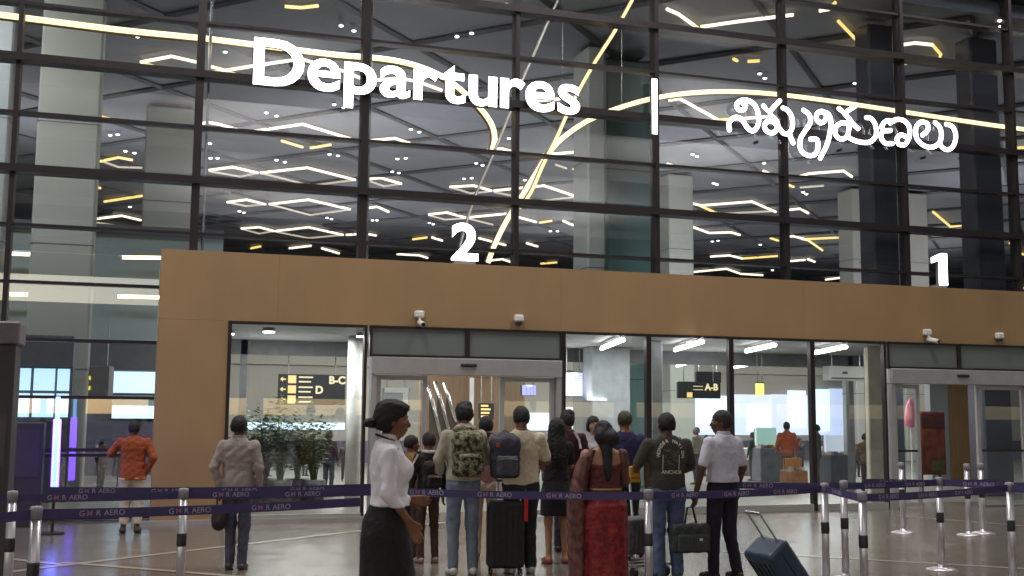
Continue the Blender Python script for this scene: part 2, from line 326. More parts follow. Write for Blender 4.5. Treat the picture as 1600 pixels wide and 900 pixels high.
# left hall back wall with glowing panes standing in for reflected sky
hw = empty('inner_wall', (-3, 30, 0), 'grey green inner wall with glowing panes imitating reflected sky, far left behind the glass', 'wall'); ho = (-3, 30, 0)
mw = mat('inner_wall', lin((140,152,156)), .45, 0, .08, .5)
zw0, zw1 = 1.35, 2.62
B(-14, 1.7, 30, 30.3, zw1, 6.1).build('wall', mw, hw, off=ho); B(-14, 1.7, 30, 30.3, 0, zw0).build('wall', mat('inner_wall_low', lin((78,74,92)), .5), hw, off=ho)
B(-14, 1.7, 29.7, 30.29, 6.1, 6.3).build('coping', mat('rib'), hw, off=ho)
B(-14, 1.7, 29.9, 29.996, 2.64, 3.3).build('dark_band', mat('wband', lin((82,80,84)), .5), hw, off=ho)
skyrefl = emis('sky_reflection_glow', (.56,.84,1), 1.25)
skyrefl_blue = emis('sky_reflection_blue', (.50,.60,.92), .85)  # both emissions imitate sky mirrored in the front glass
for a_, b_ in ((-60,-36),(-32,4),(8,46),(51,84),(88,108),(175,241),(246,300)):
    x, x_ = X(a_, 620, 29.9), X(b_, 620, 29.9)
    p = B(x, x_, 29.93, 29.99, 2.06, 2.60).build('sky_reflection', skyrefl, hw, off=ho); B(x, x_, 29.93, 29.99, 1.42, 2.0).build('sky_reflection', skyrefl if a_ < 170 else mat('inner_wall'), hw, off=ho)
B(X(175,640,29.9), X(241,640,29.9), 29.9, 29.925, 1.42, 1.74).build('sky_reflection', skyrefl, hw, off=ho)
B(-14, 1.7, 30.2, 30.24, zw0, zw1).build('pane_back', mat('rib'), hw, off=ho)
ey = emis('warm_line', (1,.78,.36), 4.5)
for a, b, t in [((-20,395),(124,400),'upper left'),((191,402),(262,403),'upper right'),((-20,459),(116,461),'lower left'),((184,463),(262,465),'lower right')]:
    p, q = atY(*a, 29.2), atY(*b, 29.2); c = (p+q)/2
    tt = empty('linear_light', c, 'long warm linear light left of the portal, %s of the four' % t, 'linear light', 'long warm wall lights')
    MB().tube([p, q], .05, 6).build('tube', ey, tt, off=c); MB().tube([p+[0,.08,.02], q+[0,.08,.02]], .05, 4).build('housing', mat('rib'), tt, off=c)
# far right wall of the hall with glowing panes put in as reflected daylight
fw = empty('far_hall_wall', (12, 36, 0), 'far hall wall with pale blue panes imitating reflected sky behind the right glazing', 'wall'); fo_ = (12, 36, 0)
YW = 36
mfw = mat('far_wall', lin((150,146,138)), .6, 0, .07, .6)
B(1.8, 45, YW, YW+.3, 3.1, 5.6).build('wall', mfw, fw, off=fo_); B(1.8, 45, YW, YW+.3, 0, .7).build('wall', mat('inner_wall_low'), fw, off=fo_)
B(1.8, 45, YW+.22, YW+.26, .7, 3.1).build('pane_back', mfw, fw, off=fo_)
for a_, b_, y_ in ((884,1032,636),(1038,1145,621),(1147,1266,616),(1268,1374,609)): B(X(a_,640,YW), X(b_,640,YW), YW+.16, YW+.2, .9, ZZ(a_, y_, YW)).build('sky_reflection', skyrefl_blue, fw, off=fo_)
skyrefl_panes = [(886,935,640,1),(937,962,634,0),(964,1000,628,1),(1002,1030,622,1),(1036,1056,620,0),(1060,1098,619,1),(1100,1140,618,1),(1150,1168,624,0),(1170,1180,634,1),(1180,1206,632,1),(1208,1232,616,0),(1234,1262,610,1),(1275,1298,608,1),(1299,1320,607,0),(1322,1345,607,1),(1346,1372,607,0),(1402,1432,615,1),(585,600,640,1),(380,540,660,1),(810,860,645,1)]
for a, b, y, c in skyrefl_panes:
    B(X(a,640,YW), X(b,640,YW), YW+.1, YW+.14, 1.05+.2*((a*7) % 5)/5, ZZ(a, y, YW)).build('sky_reflection', skyrefl if c else skyrefl_blue, fw, off=fo_)
# hexagon chain ceiling lights -----------------------------------------
ewh = emis('strip_white', (1,.80,.54), 2.3); eyl = emis('strip_yellow', (1,.66,.16), 1.5); efa = emis('strip_faint', (1,.78,.5), .55)
L = [
 [('w',(220,97),(268,88),(312,98)),('y',(222,98),(270,113))],
 [('w',(330,104),(352,110),(402,102),(470,92),(540,112),(575,127)),('y',(330,113),(352,111),(392,124))],
 [('w',(580,126),(625,122),(655,128),(690,141)),('f',(625,150),(690,149))],
 [('w',(835,158),(900,152),(918,166))],
 [('y',(143,179),(172,186))], [('w',(288,196),(305,195),(325,191),(342,194),(376,204))], [('w',(390,206),(473,194),(555,219)),('y',(440,220),(473,230)),('y',(485,231),(517,226))],
 [('w',(575,220),(617,216),(656,229))], [('w',(750,236),(783,232),(825,243))], [('w',(835,243),(918,236)),('f',(868,257),(885,263)),('y',(895,264),(918,262))],
 [('y',(140,248),(157,252),(185,246),(207,250)),('f',(160,252),(185,261),(222,262))], [('w',(327,266),(363,261),(403,270)),('f',(330,268),(375,276),(403,270))],
 [('w',(407,270),(480,262),(555,281)),('f',(407,270),(485,290),(555,281))], [('w',(573,280),(595,278),(627,287)),('f',(575,282),(600,291),(627,287))],
 [('w',(703,292),(740,290),(768,298)),('f',(703,292),(735,302),(766,299))], [('w',(772,298),(850,290),(900,307)),('y',(900,307),(918,304)),('f',(772,300),(840,314),(918,306))],
 [('y',(140,290),(157,294))], [('y',(163,315),(222,306))], [('w',(355,316),(385,312),(415,319)),('f',(355,316),(385,322),(415,319))], [('w',(421,319),(482,312),(547,327)),('f',(421,319),(485,336),(547,327))],
 [('w',(574,325),(590,323),(607,331))], [('w',(670,335),(698,332),(727,340)),('f',(670,336),(695,343),(727,341))], [('w',(729,340),(790,334),(838,347)),('f',(730,341),(770,351))], [('y',(843,348),(862,345))], [('w',(880,345),(896,352))],
 [('w',(133,344),(190,337),(220,344)),('f',(133,345),(200,355))], [('w',(377,357),(405,355),(428,361)),('f',(380,358),(405,365),(428,361))], [('w',(431,361),(482,355),(536,367)),('f',(431,362),(482,372),(536,367))], [('w',(541,367),(570,365),(588,368))],
 [('y',(645,374),(667,371))], [('w',(675,371),(691,376))], [('w',(748,372),(790,383))], [('w',(823,380),(840,385))],
 [('w',(133,376),(158,370),(183,377),(222,371))], [('y',(392,388),(407,385))], [('w',(452,388),(486,384))], [('w',(503,388),(530,396))], [('w',(620,397),(655,399),(668,403))], [('w',(765,407),(785,405),(800,410))], [('y',(845,412),(870,410))],
 [('w',(1042,14),(1060,22),(1085,40)),('y',(1085,40),(1110,58)),('y',(1043,49),(1083,44))], [('w',(1095,42),(1150,34),(1207,27),(1240,23))], [('w',(1280,17),(1296,14)),('y',(1296,14),(1305,4)),('y',(1310,33),(1352,77),(1353,87)),('y',(1292,83),(1348,78))],
 [('w',(1397,72),(1430,67),(1457,70)),('y',(1457,70),(1470,85),(1467,94),(1412,99))], [('y',(1146,92),(1152,95))], [('y',(1168,96),(1187,95))],
 [('w',(1045,157),(1062,154),(1127,190)),('y',(1070,192),(1140,186))], [('w',(1152,186),(1200,182)),], [('y',(1572,232),(1620,229))], [('w',(1043,256),(1062,263))], [('w',(1193,267),(1210,275))],
 [('w',(1222,277),(1243,277),(1265,271),(1318,267),(1331,276)),('y',(1227,287),(1240,292)),('f',(1250,293),(1287,290))],
 [('w',(1082,318),(1095,321),(1175,315),(1212,331)),('y',(1095,322),(1120,333)),('f',(1122,334),(1205,330))], [('w',(1224,329),(1250,326),(1263,333))], [('y',(1315,335),(1332,345))], [('y',(1458,331),(1485,354),(1527,350),(1526,345))],
 [('w',(1081,354),(1108,364),(1142,363),(1156,367))], [('y',(1204,372),(1216,376))], [('w',(1224,370),(1240,369),(1262,375)),('y',(1262,375),(1285,391))], [('y',(1253,374),(1313,371))], [('w',(1325,369),(1336,374))],
 [('w',(1110,401),(1140,399),(1160,404)),('y',(1160,404),(1215,400))], [('w',(1224,404),(1235,408),(1258,406)),], [('w',(1262,405),(1273,409))], [('w',(1083,425),(1135,420),(1158,428),(1192,430))], [('w',(1290,437),(1329,432))],
 [('y',(1578,380),(1588,395),(1608,399))], [('y',(1583,451),(1620,449))], [('y',(445,10),(470,12),(497,9))], [('y',(733,13),(793,7))],
]
bays = [(-50,28,'first'),(28,310,'second'),(310,568,'third'),(568,809,'fourth'),(809,1021,'fifth'),(1021,1220,'sixth'),(1220,1398,'seventh'),(1398,1700,'eighth')]
ordn = ['topmost','second','third','fourth','fifth','sixth','seventh','eighth','ninth','tenth','eleventh','twelfth','thirteenth','fourteenth','fifteenth','sixteenth','seventeenth','eighteenth','nineteenth','twentieth']
cnt = {}
L.sort(key=lambda q: min(p[1] for s in q for p in s[1:]))
for q in L:
    P = [p for s in q for p in s[1:]]; mx_ = sum(p[0] for p in P)/len(P)
    bay = [b for b in bays if b[0] <= mx_ < b[1]][0][2]; k = cnt.get(bay, 0); cnt[bay] = k+1
    colr = 'white' if q[0][0] == 'w' else 'yellow'
    shp = 'bent' if len(q[0]) > 3 else 'straight'
    pts = [atZ(*p, ZC) for p in P]; c = sum(pts)/len(pts)
    t = empty('strip_light', c, '%s %s ceiling strip light, %s from above in %s glass bay from left' % (colr, shp, ordn[k] if k < 20 else 'last', bay), 'strip light', 'angled strip lights on the hall ceiling')
    for s in q:
        pp = [atZ(*p, ZC)-c for p in s[1:]]; dist = np.linalg.norm(c-CAM); r = .036*math.sqrt(dist/24)*(.8 if s[0] == 'f' else 1)
        pq = [pp[0]]
        for i in range(1, len(pp)): pq.append(pp[i])
        MB().tube(pq, r, 6, up=(0,0,1)).build('tube', {'w': ewh, 'y': eyl, 'f': efa}[s[0]], t)
# small downlights
dots = [(2,60),(215,57),(233,54),(352,81),(533,40),(553,48),(714,57),(737,52),(287,173),(301,172),(416,176),(432,181),(522,163),(537,168),(172,211),(184,210),(196,236),(210,239),(328,224),(329,247),(340,247),(432,250),(445,253),(515,241),(528,243),(642,202),(655,206),(621,248),(634,247),(613,268),(623,270),(779,218),(795,216),(899,220),(908,224),(744,255),(754,258),(725,279),(737,278),(820,281),(912,273),(1187,115),(1195,122),(1336,130),(1385,72),(1562,32),(1564,41),(1504,146),(1507,152),(1082,241),(1089,244),(1115,286),(1120,288),(1255,300),(1260,303),(1522,296),(1194,255),(1188,382),(1113,377),(1122,376),(1207,422),(1562,318),(374,330),(381,332),(511,340),(518,342),(203,323),(297,350),(295,381),(671,348),(677,350),(582,344),(589,344),(860,361),(871,361)]
dcount = {}
def dlabel(px, py):
    bay = [b for b in bays if b[0] <= px < b[1]][0][2]; k = dcount.get(bay, 0); dcount[bay] = k+1
    return 'tiny round white downlight, %s from above in %s glass bay from left' % (ordn[k] if k < 20 else 'lowest', bay)
dots.sort(key=lambda p: (p[1], p[0]))
em_dot = emis('dot', (1,.97,.9), 6); dm = None
for px, py in dots:
    c = atZ(px, py, ZC); r = .045*math.sqrt(np.linalg.norm(c-CAM)/24)
    t = empty('downlight', c, dlabel(px, py), 'downlight', 'tiny downlights on the hall ceiling', sc=r/.05)
    if dm is None:
        a = MB().ball((0,0,0), .055, 10, 6, (1,1,.6)).build('lens', em_dot, t); b = MB().lathe([(.056, .001), (.056, .05)], n=10).build('rim', mat('rim_grey', (.3,.3,.31), .5), t); dm = (a.data, b.data)
    else:
        for nm, d in zip(('lens', 'rim'), dm): o = bpy.data.objects.new(nm, d); COL.objects.link(o); o.parent = t
# canopy light reflections, built as glowing tubes just behind the glass
def spline(P, n=6):
    P = [np.array(p, float) for p in P]; out = []
    for i in range(len(P)-1):
        p0 = P[max(i-1,0)]; p1 = P[i]; p2 = P[i+1]; p3 = P[min(i+2,len(P)-1)]
        for k in range(n):
            t = k/n; out.append(.5*((2*p1)+(-p0+p2)*t+(2*p0-5*p1+4*p2-p3)*t*t+(-p0+3*p1-3*p2+p3)*t**3))
    return out+[P[-1]]
warm = emis('lamp_refl_warm', (1,.74,.34), 2.6); warm2 = emis('lamp_refl_yellow', (1,.70,.26), 2.0); pale = emis('lamp_refl_pale', (.9,.85,.75), .32)
def lamp_refl(P, Y, r, m, label, halo=True):  # glowing tube put in for a mirrored canopy light; channel and hanger added
    pts = [atY(x, y, Y) for x, y in spline(P)]; c = pts[len(pts)//2]
    t = empty('lamp_reflection', c, label, 'curved light', 'canopy light reflections built behind the glass')
    MB().tube(pts, r, 8, up=(0,1,0)).build('tube', m, t, True, off=c)
    MB().tube([p+np.array([0,.09,.0]) for p in pts], r*1.25, 6, up=(0,1,0)).build('channel', mat('channel', lin((150,120,84)), .6), t, True, off=c)
    MB().tube([pts[len(pts)//2]+np.array([0,.1,0]), pts[len(pts)//2]+np.array([0,.1,0])+[0,0,ZC-pts[len(pts)//2][2]]], .006, 4).build('hanger', mat('steel'), t, off=c)
lamp_refl([(-60,17),(0,23),(110,37),(200,48),(320,60),(400,70),(520,85),(600,92),(655,104),(700,125),(742,160),(766,190),(773,215),(768,240)], 19.0, .05, warm, 'thick warm reflected light curve sweeping over the word Departures from the left')
lamp_refl([(1660,210),(1600,202),(1540,194),(1400,173),(1300,158),(1200,146),(1120,143),(1040,150),(975,166),(920,188),(880,215),(857,240),(835,275),(812,312),(790,348),(772,385),(763,410)], 19.2, .045, warm, 'thick warm reflected light curve arching over the right sign down to the number two')
lamp_refl([(988,0),(960,50),(925,105),(895,160),(870,215),(850,255),(830,300),(812,325)], 18.7, .03, warm2, 'thin straight yellow reflected light line slanting between the two signs')
lamp_refl([(872,0),(850,50),(835,85),(815,130),(800,170),(772,240),(740,315),(715,400)], 18.8, .016, pale, 'faint pale slanting reflection left of the yellow slanting reflected line')
# ---------------------------------------------------------------- signs
es = emis('sign_white', (1,.97,1.0), 5.5)
YS = 17.88
dep = empty('departures_sign', atY(395,130,YS), 'white glowing word Departures mounted on the dark glass', 'sign')
target = dict(D=(395,452), e=(457,520)); 
p0, p1 = atY(395, 131, YS), atY(905, 180, YS); cap = float(atY(395,57,YS)[2]-p0[2])
word = 'Departures'; adv = []; size = cap/.727
tmp = []
for i, ch in enumerate(word):
    o = text_obj('letter', ch, size, es, dep, offset=.021, extrude=.035, mtx=FRONT); tmp.append(o)
def face_only(o, lim=-.5):
    me = o.data; me.materials.append(mat('sign_return', (.2,.2,.21), .5))
    for p in me.polygons: p.material_index = 0 if p.normal.y < lim else 1
for o in tmp: face_only(o)
ws = []
for o in tmp: xsv = [v.co.x for v in o.data.vertices]; ws.append((min(xsv), max(xsv)))
gap = .052; gaps = [gap-(.045 if c_ == 'r' else 0) for c_ in word]; tot = sum(b-a for a, b in ws)+sum(gaps[:-1]); sc_ = float(p1[0]-p0[0])/tot; x = 0
for o, (a, b), g_ in zip(tmp, ws, gaps):
    o.data.transform(Matrix.Diagonal((sc_,1,1,1))@Matrix.Translation((x-a, 0, 0))); x += (b-a)+g_
for k in (1.3, 3.4, 5.2): B(k, k+.03, .05, .16, .1, .13).build('bracket', dark, dep)
bs = empty('sign_divider', atY(1022, 210, YS), 'white glowing upright bar between the two lit signs', 'sign')
zb_ = float(atY(1022,124,YS)[2]-atY(1022,210,YS)[2]); face_only(B(-.052, .052, -.035, .035, 0, zb_).build('light_bar', es, bs)); B(-.02,.02,.036,.16,.3,.34).build('bracket', dark, bs)
tel = empty('telugu_sign', atY(1315, 235, YS), 'white glowing sign in rounded Telugu script mounted on the dark glass', 'sign'); tc0 = np.array(tel.location)
ST = [
 [[(80,258),(76,220),(98,188),(130,178),(162,195),(190,238),(222,264),(252,250),(268,205),(262,145),(238,95),(195,68),(152,72),(126,98),(138,128),(170,128),(184,104),(168,88)]],
 [[(298,105),(334,146),(402,72)],[(345,165),(380,200),(390,240),(362,276),(322,268),(304,236),(325,204),(362,206),(392,240),(425,278),(462,280),(483,240),(480,178),(452,132),(424,118)],[(462,280),(488,342)]],
 [[(556,132),(592,165),(597,215),(562,270),(534,322),(536,382),(572,418),(620,420),(646,385),(642,322),(600,318)]],
 [[(664,214),(638,190),(644,152),(680,140),(702,170),(688,204),(664,214)],[(672,142),(712,156),(730,205),(724,280),(702,362),(662,440)]],
 [[(782,122),(816,152),(888,104)],[(816,152),(846,186),(872,222),(905,250)],[(846,250),(838,218),(795,216),(762,244),(762,292),(796,318),(834,300),(846,250)],[(834,300),(872,322),(930,338),(985,334),(1020,292),(1014,225),(985,184),(958,180)]],
 [[(1132,204),(1090,200),(1058,232),(1068,262),(1112,262)],[(1068,262),(1050,300),(1076,342),(1124,346)],[(1110,215),(1150,192),(1196,198),(1232,240),(1232,305),(1206,352),(1166,350),(1154,315),(1182,290),(1218,308)]],
 [[(1318,292),(1350,262),(1348,220),(1308,208),(1276,244),(1280,312),(1322,356),(1376,370),(1424,344),(1438,290),(1426,240),(1398,212)]],
 [[(1470,222),(1508,236),(1530,290),(1520,352),(1488,384),(1450,376),(1424,344)]],
]
for st in ST:
    mb = MB()
    for k, s in enumerate(st):
        pts = [atY(1120+x*.24375, 140+y*.24375, YS+.004*k)-tc0 for x, y in (spline(s, 5) if len(s) > 3 else s)]
        mb.tube(pts, .043, 8, up=(0,1,0))
        for e in (pts[0], pts[-1]): mb.ball(e, .043)
    face_only(mb.build('letter', es, tel, True), -.05)
for k in (-1.8, 0, 1.9): B(k, k+.03, .03, .16, -.0, .05).build('bracket', dark, tel)
def number(ch, px0, px1, ptop, pbot, label):
    c = atY((px0+px1)/2, pbot, YP+.12); t = empty('gate_number', c, label, 'gate number', 'glowing gate numbers')
    if ch == '2': o = text_obj('digit', ch, 1, es, t, offset=.03, extrude=.04, mtx=FRONT)
    else:
        pr = [(.45,0),(1,0),(1,2.6),(.62,2.6),(0,2.2),(0,1.75),(.45,1.98)]; mb = MB(); n = len(pr)
        mb.add([(x,-.04,z) for x, z in pr]+[(x,.04,z) for x, z in pr], [(0,1,2,6),(2,3,6),(3,4,5,6),(7+6,7+2,7+1,7),(13,10,9),(13,12,11,10)]+[(i,i+7,(i+1) % 7+7,(i+1) % 7) for i in range(7)]); o = mb.build('digit', es, t)
    vs = np.array([v.co[:] for v in o.data.vertices]); mn, mxx = vs.min(0), vs.max(0)
    hh = float(atY((px0+px1)/2, ptop, YP+.12)[2]-c[2]); wd = float(atY(px1,pbot,YP+.12)[0]-atY(px0,pbot,YP+.12)[0])
    o.data.transform(Matrix.Diagonal((wd/(mxx[0]-mn[0]), 1, hh/(mxx[2]-mn[2]), 1))@Matrix.Translation((-(mn[0]+mxx[0])/2, 0, -mn[2])))
    face_only(o)
    zz = float(c[2])-ZB
    B(-wd*.4, wd*.4, -.05, .05, -zz, -.004).build('base', alu, t)
number('2', 704, 746, 349, 408, 'white glowing number two standing on the brown portal'); number('1', 1454, 1479, 396, 446, 'white glowing number one standing on the brown portal')
# ---------------------------------------------------------------- cameras on the portal
def bullet(px, py, lean, label):
    c = atY(px, py, YP-.002); t = empty('security_camera', c, label, 'security camera', 'cameras on the portal')
    B(-.075, .075, -.10, 0, -.05, .06, bev=.02).build('junction_box', wht, t)
    MB().tube([(0,-.06,-.05),(lean*.3,-.10,-.12)], .02, 8).build('arm', wht, t)
    MB().tube([(lean*.2,-.03,-.12),(lean,-.25,-.17)], .042, 12).build('camera_body', wht, t, True); MB().tube([(lean*1.0,-.25,-.17),(lean*1.05,-.262,-.1725)], .034, 12).build('lens', mat('black_plastic'), t)
def boxcam(px, py, label):
    c = atY(px, py, YP-.002); t = empty('security_camera', c, label, 'security camera', 'cameras on the portal')
    B(-.075, .075, -.12, 0, -.05, .07, bev=.025).build('camera_body', wht, t); MB().lathe([(.055,-.09),(.06,-.06),(.06,-.052)], (0,-.06)).build('lens', mat('black_plastic'), t)
bullet(654, 492, .02, 'white bullet camera left above the gate two door'); boxcam(809, 499, 'small white box camera right above the gate two door')
bullet(1446, 520, .08, 'white bullet camera tilted right above the gate one door'); boxcam(1558, 526, 'small white box camera nearest the right photo edge')
# ---------------------------------------------------------------- things inside seen through the glass
yel = emis('sign_yellow', (1,.62,.05), .9); ink = emis('sign_ink', (1,.8,.35), .8); sdark = mat('sign_dark', lin((62,62,66)), .4)
def board(px0, px1, py0, py1, Y, name, label, cat='sign', m=sdark, hang=True, dep_=.1):
    a, b = atY(px0, py1, Y), atY(px1, py0, Y); c = ((a[0]+b[0])/2, Y, a[2]); t = empty(name, c, label, cat); w = float(b[0]-a[0])/2; h = float(b[2]-a[2])
    B(-w, w, 0, dep_, 0, h, bev=.008).build('board', m, t)
    if hang:
        for s in (-.7, .7): MB().tube([(w*s, dep_/2, h-.01), (w*s, dep_/2, (ZT if Y < 21.6 else ZT+.5)-a[2]-.02)], .012, 6).build('hanger', mat('steel'), t)
    return t, w, h
t, w, h = board(434, 540, 586, 632, 22.5, 'direction_sign', 'dark hanging direction sign with yellow arrows and gates B-C and D in the left window')
for r_, (tx, big, bx) in enumerate((('', 'B-C', .42), ('', 'D', .02), ('', '', 0))):
    z = h*(.83-.33*r_); B(-w*.72, -w*.48, -.012, -.001, z-h*.13, z+h*.13).build('pictogram', yel, t)
    ar = MB(); zz = z; ar.add([(-w*.95,-.006,zz),(-w*.87,-.006,zz+.05),(-w*.87,-.006,zz-.05),(-w*.95,-.001,zz),(-w*.87,-.001,zz+.05),(-w*.87,-.001,zz-.05)], [(0,2,1),(3,4,5),(0,1,4,3),(1,2,5,4),(2,0,3,5)]); ar.box(-w*.87, -w*.78, -.006, -.001, zz-.012, zz+.012); ar.build('arrow', yel, t)
    for q_, l_ in ((.045, .42), (-.045, .36)): B(-w*.40, -w*.40+w*l_, -.006, -.001, z+q_-.015, z+q_+.015).build('lettering_line', ink, t)
    if big: text_obj('lettering', big, .21, ink, t, .008, .003, Matrix.Translation((w*bx+.05, -.006, z-.075))@FRONT)
t, w, h = board(1060, 1126, 597, 622, 24, 'direction_sign', 'dark hanging direction sign with yellow letters A-B above the dark printed shirt')
text_obj('lettering', 'A-B', .22, ink, t, .008, .003, Matrix.Translation((w*.25, -.006, h*.5))@FRONT); B(-w*.6, -w*.35, -.01, -.001, h*.05, h*.35).build('pictogram', yel, t)
B(-w*.3, w*.15, -.01, -.001, h*.70, h*.74).build('stripe', ink, t); B(-w*.3, w*.15, -.01, -.001, h*.5, h*.54).build('stripe', ink, t)
board(1088, 1127, 581, 597, 24.4, 'projector_box', 'small dark box hanging just above the A-B sign', 'box')
t, w, h = board(1296, 1358, 573, 594, 20.5, 'air_conditioner', 'long white air conditioner on the wall behind the rightmost vestibule pane', 'air conditioner', wht, dep_=.25)
B(-w*.9, w*.9, -.012, -.001, h*.1, h*.2).build('vent', mat('rib'), t); B(-w*.35, -w*.1, -.012, -.001, h*.45, h*.62).build('badge', mat('rib'), t)
t, w, h = board(1184, 1194, 599, 618, 21, 'yellow_marker', 'small bright yellow marker hanging behind the third vestibule pane', 'sign', emis('ylw', (1,.85,.02), 1.2))
B(-w*1.05, w*1.05, -.01, .11, h, h*1.1).build('cap', mat('rib'), t)
def screen(px0, px1, py0, py1, Y, label):
    t, w, h = board(px0, px1, py0, py1, Y, 'flight_screen', label, 'screen', mat('black_plastic'))
    B(-w*.95, w*.95, -.008, -.001, h*.03, h*.97).build('display', emis('screen_blue', (.22,.22,.85), .8), t)
    for i in range(9): B(-w*.9, w*.9, -.012, -.0085, h*(.08+.1*i), h*(.09+.1*i)+.004).build('row', emis('screen_row', (.7,.7,1), 1.0), t)
    for i in (-.4, .1, .5): B(w*i, w*i+.015, -.0165, -.0125, h*.06, h*.95).build('column_line', emis('screen_dk', (.1,.1,.5), .8), t)
    B(-w*.4, w*.4, -.0205, -.017, h*.86, h*.95).build('title', emis('screen_white', (1,1,1), 2), t)
screen(882, 911, 581, 620, 21, 'tall blue flight screen in the pane right of gate two'); screen(815, 838, 601, 618, 23, 'small blue flight screen seen through the right leaf of gate two')
# escalator and wood wall inside gate two
esc = empty('escalator', atY(690, 690, 24)*[1,1,0], 'steep escalator with shiny handrails seen through the gate two doorway', 'escalator'); e0 = np.array(esc.location)
for a, b, Y in (((668,598),(693,700),24),((680,596),(706,690),24.6),((694,598),(712,660),26)):
    p, q = atY(*a, Y), atY(*b, Y); MB().tube([p, q], .045, 8).build('handrail', mat('steel'), esc, True, off=e0)
    MB().add([p+[.05,.02,0], q+[.05,.02,0], [q[0]+.05, Y+.02, q[2]-1.6], [p[0]+.05, Y+.02, p[2]-2.4], p+[.05,.06,0], q+[.05,.06,0], [q[0]+.05, Y+.06, q[2]-1.6], [p[0]+.05, Y+.06, p[2]-2.4]], [(0,1,2,3),(7,6,5,4),(0,4,5,1),(1,5,6,2),(2,6,7,3),(3,7,4,0)]).build('side_panel', mat('esc_panel', lin((92,80,70)), .3), esc, off=e0)
wd = empty('timber_wall', atY(735, 760, 27)*[1,1,0], 'tan timber wall panel behind the gate two doorway', 'wall')
B(-1.3, 1.4, 0, .2, 0, 3.3).build('panel', mat('timber', lin((128,106,84)), .5, 0, .15, 3, stretch=(6,6,.6)), wd)
B(-.15, 1.4, -.05, -.004, 2.55, 2.75).build('light_line', emis('soft_warm', (1,.9,.75), 1.0), wd); B(-.05, .05, -.06, -.004, .3, 2.5).build('white_post', wht, wd)
t, w, h = board(749, 772, 630, 655, 23, 'direction_sign', 'small black sign with yellow rows inside the gate two doorway', hang=True)
for i in range(4): B(-w*.8, w*(.2+.15*(i % 3)), -.01, -.001, h*(.12+.22*i), h*(.2+.22*i)+.01).build('row', yel, t)
t, w, h = board(598, 640, 606, 650, 22, 'white_frame', 'white angular frame shape behind the left leaf of gate two', 'frame', mat('col_grey'))
B(-w*.9, w*.9, -.02, -.001, h*.82, h).build('top_bar', wht, t); B(w*.5, w*.9, -.02, -.001, 0, h*.815).build('side_bar', wht, t)
# gate one interior: poster, timber wall, pink banner
t, w, h = board(1442, 1476, 643, 742, 19.5, 'poster', 'dark red orange poster panel standing inside gate one', 'poster', mat('poster', lin((96,50,38)), .5, 0, .6, 5), hang=False)
B(-w*.95, w*.95, -.008, -.001, h*.74, h*.97).build('poster_top', mat('poster_dk', lin((58,26,30)), .5, 0, .5, 5), t); B(-w*.2, w*.8, -.008, -.001, h*.05, h*.22).build('poster_foot', mat('poster_gr', lin((70,80,36)), .5, 0, .3, 9), t)
B(-w*.8, -w*.7, .1, .14, -float(t.location[2]), 0).build('leg', dark, t); B(w*.7, w*.8, .1, .14, -float(t.location[2]), 0).build('leg', dark, t)
wd = empty('timber_wall', atY(1515, 760, 23.5)*[1,1,0], 'tall tan timber wall panel inside gate one', 'wall')
B(-.55, .25, 0, .2, 0, 2.9).build('panel', mat('timber2', lin((138,108,72)), .45, 0, .15, 3, stretch=(6,6,.6)), wd); B(-1.1, -.56, 0, .2, 0, 2.9).build('panel', mat('inner_wall'), wd)
MB().lathe([(.0,0),(.26,.04),(.25,.5),(.18,.9),(.06,1.15),(0,1.2)], n=20).build('pink_banner', mat('pink', lin((240,140,165)), .6), None, True)
bn = bpy.data.objects[-1] if False else [o for o in bpy.data.objects if o.name == 'pink_banner'][0]
bl = empty('display_bell', atY(1424, 668, 24), 'pink and white bell shaped display behind the left leaf of gate one', 'display'); bn.parent = bl; bn.scale = (.62,.62,.62)
MB().lathe([(.03,0),(.03,float(bl.location[2]))]).build('pole', wht, bl).location = (0, 0, -float(bl.location[2])); MB().lathe([(.2,0),(.2,.03)]).build('foot', wht, bl).location = (0, 0, -float(bl.location[2]))
# left: hanging white board with yellow c mark
t, w, h = board(118, 172, 572, 618, 24, 'hanging_sign', 'angled pale hanging box sign with glowing yellow letter C left of the portal', 'sign', mat('pale_box', lin((128,122,124)), .5), dep_=.35)
t.rotation_euler = (0, 0, math.radians(-14)); text_obj('lettering', 'C', .42, emis('ylw',(1,.85,.02),1.2), t, .012, .01, Matrix.Translation((-w-.02, -.02, h*.18))@FRONT)
# left kiosk pillar, led tube, purple cabinet
c = atZ(-22, 905, 0); c = np.array([c[0], c[1], 0]); Yk = c[1]
k = empty('info_pillar', (X(-8,640,11.5), 11.5, 0), 'grey service pillar with a pale box head at the left photo edge', 'pillar')
wk = .15; zt_ = ZZ(5, 538, 11.5); zt2 = ZZ(5, 502, 11.5)
B(-wk, wk, 0, .5, 0, zt_, bev=.01).build('body', mat('kiosk', lin((64,60,64)), .5), k); B(-wk-.02, wk+.03, -.03, .53, zt_+.004, zt2, bev=.015).build('head', mat('kiosk_head', lin((120,112,122)), .5), k); B(-wk*.7, wk*.7, -.01, -.001, 1.1, 1.6).build('panel', mat('kiosk_panel', lin((70,66,74)), .3), k)
a, b = atY(91, 620, 16.2), atY(84, 776, 16.2); lt = empty('light_tube', (b[0], 16.2, 0), 'upright glowing blue white light tube at the far left', 'light tube'); lo_ = (b[0], 16.2, 0)
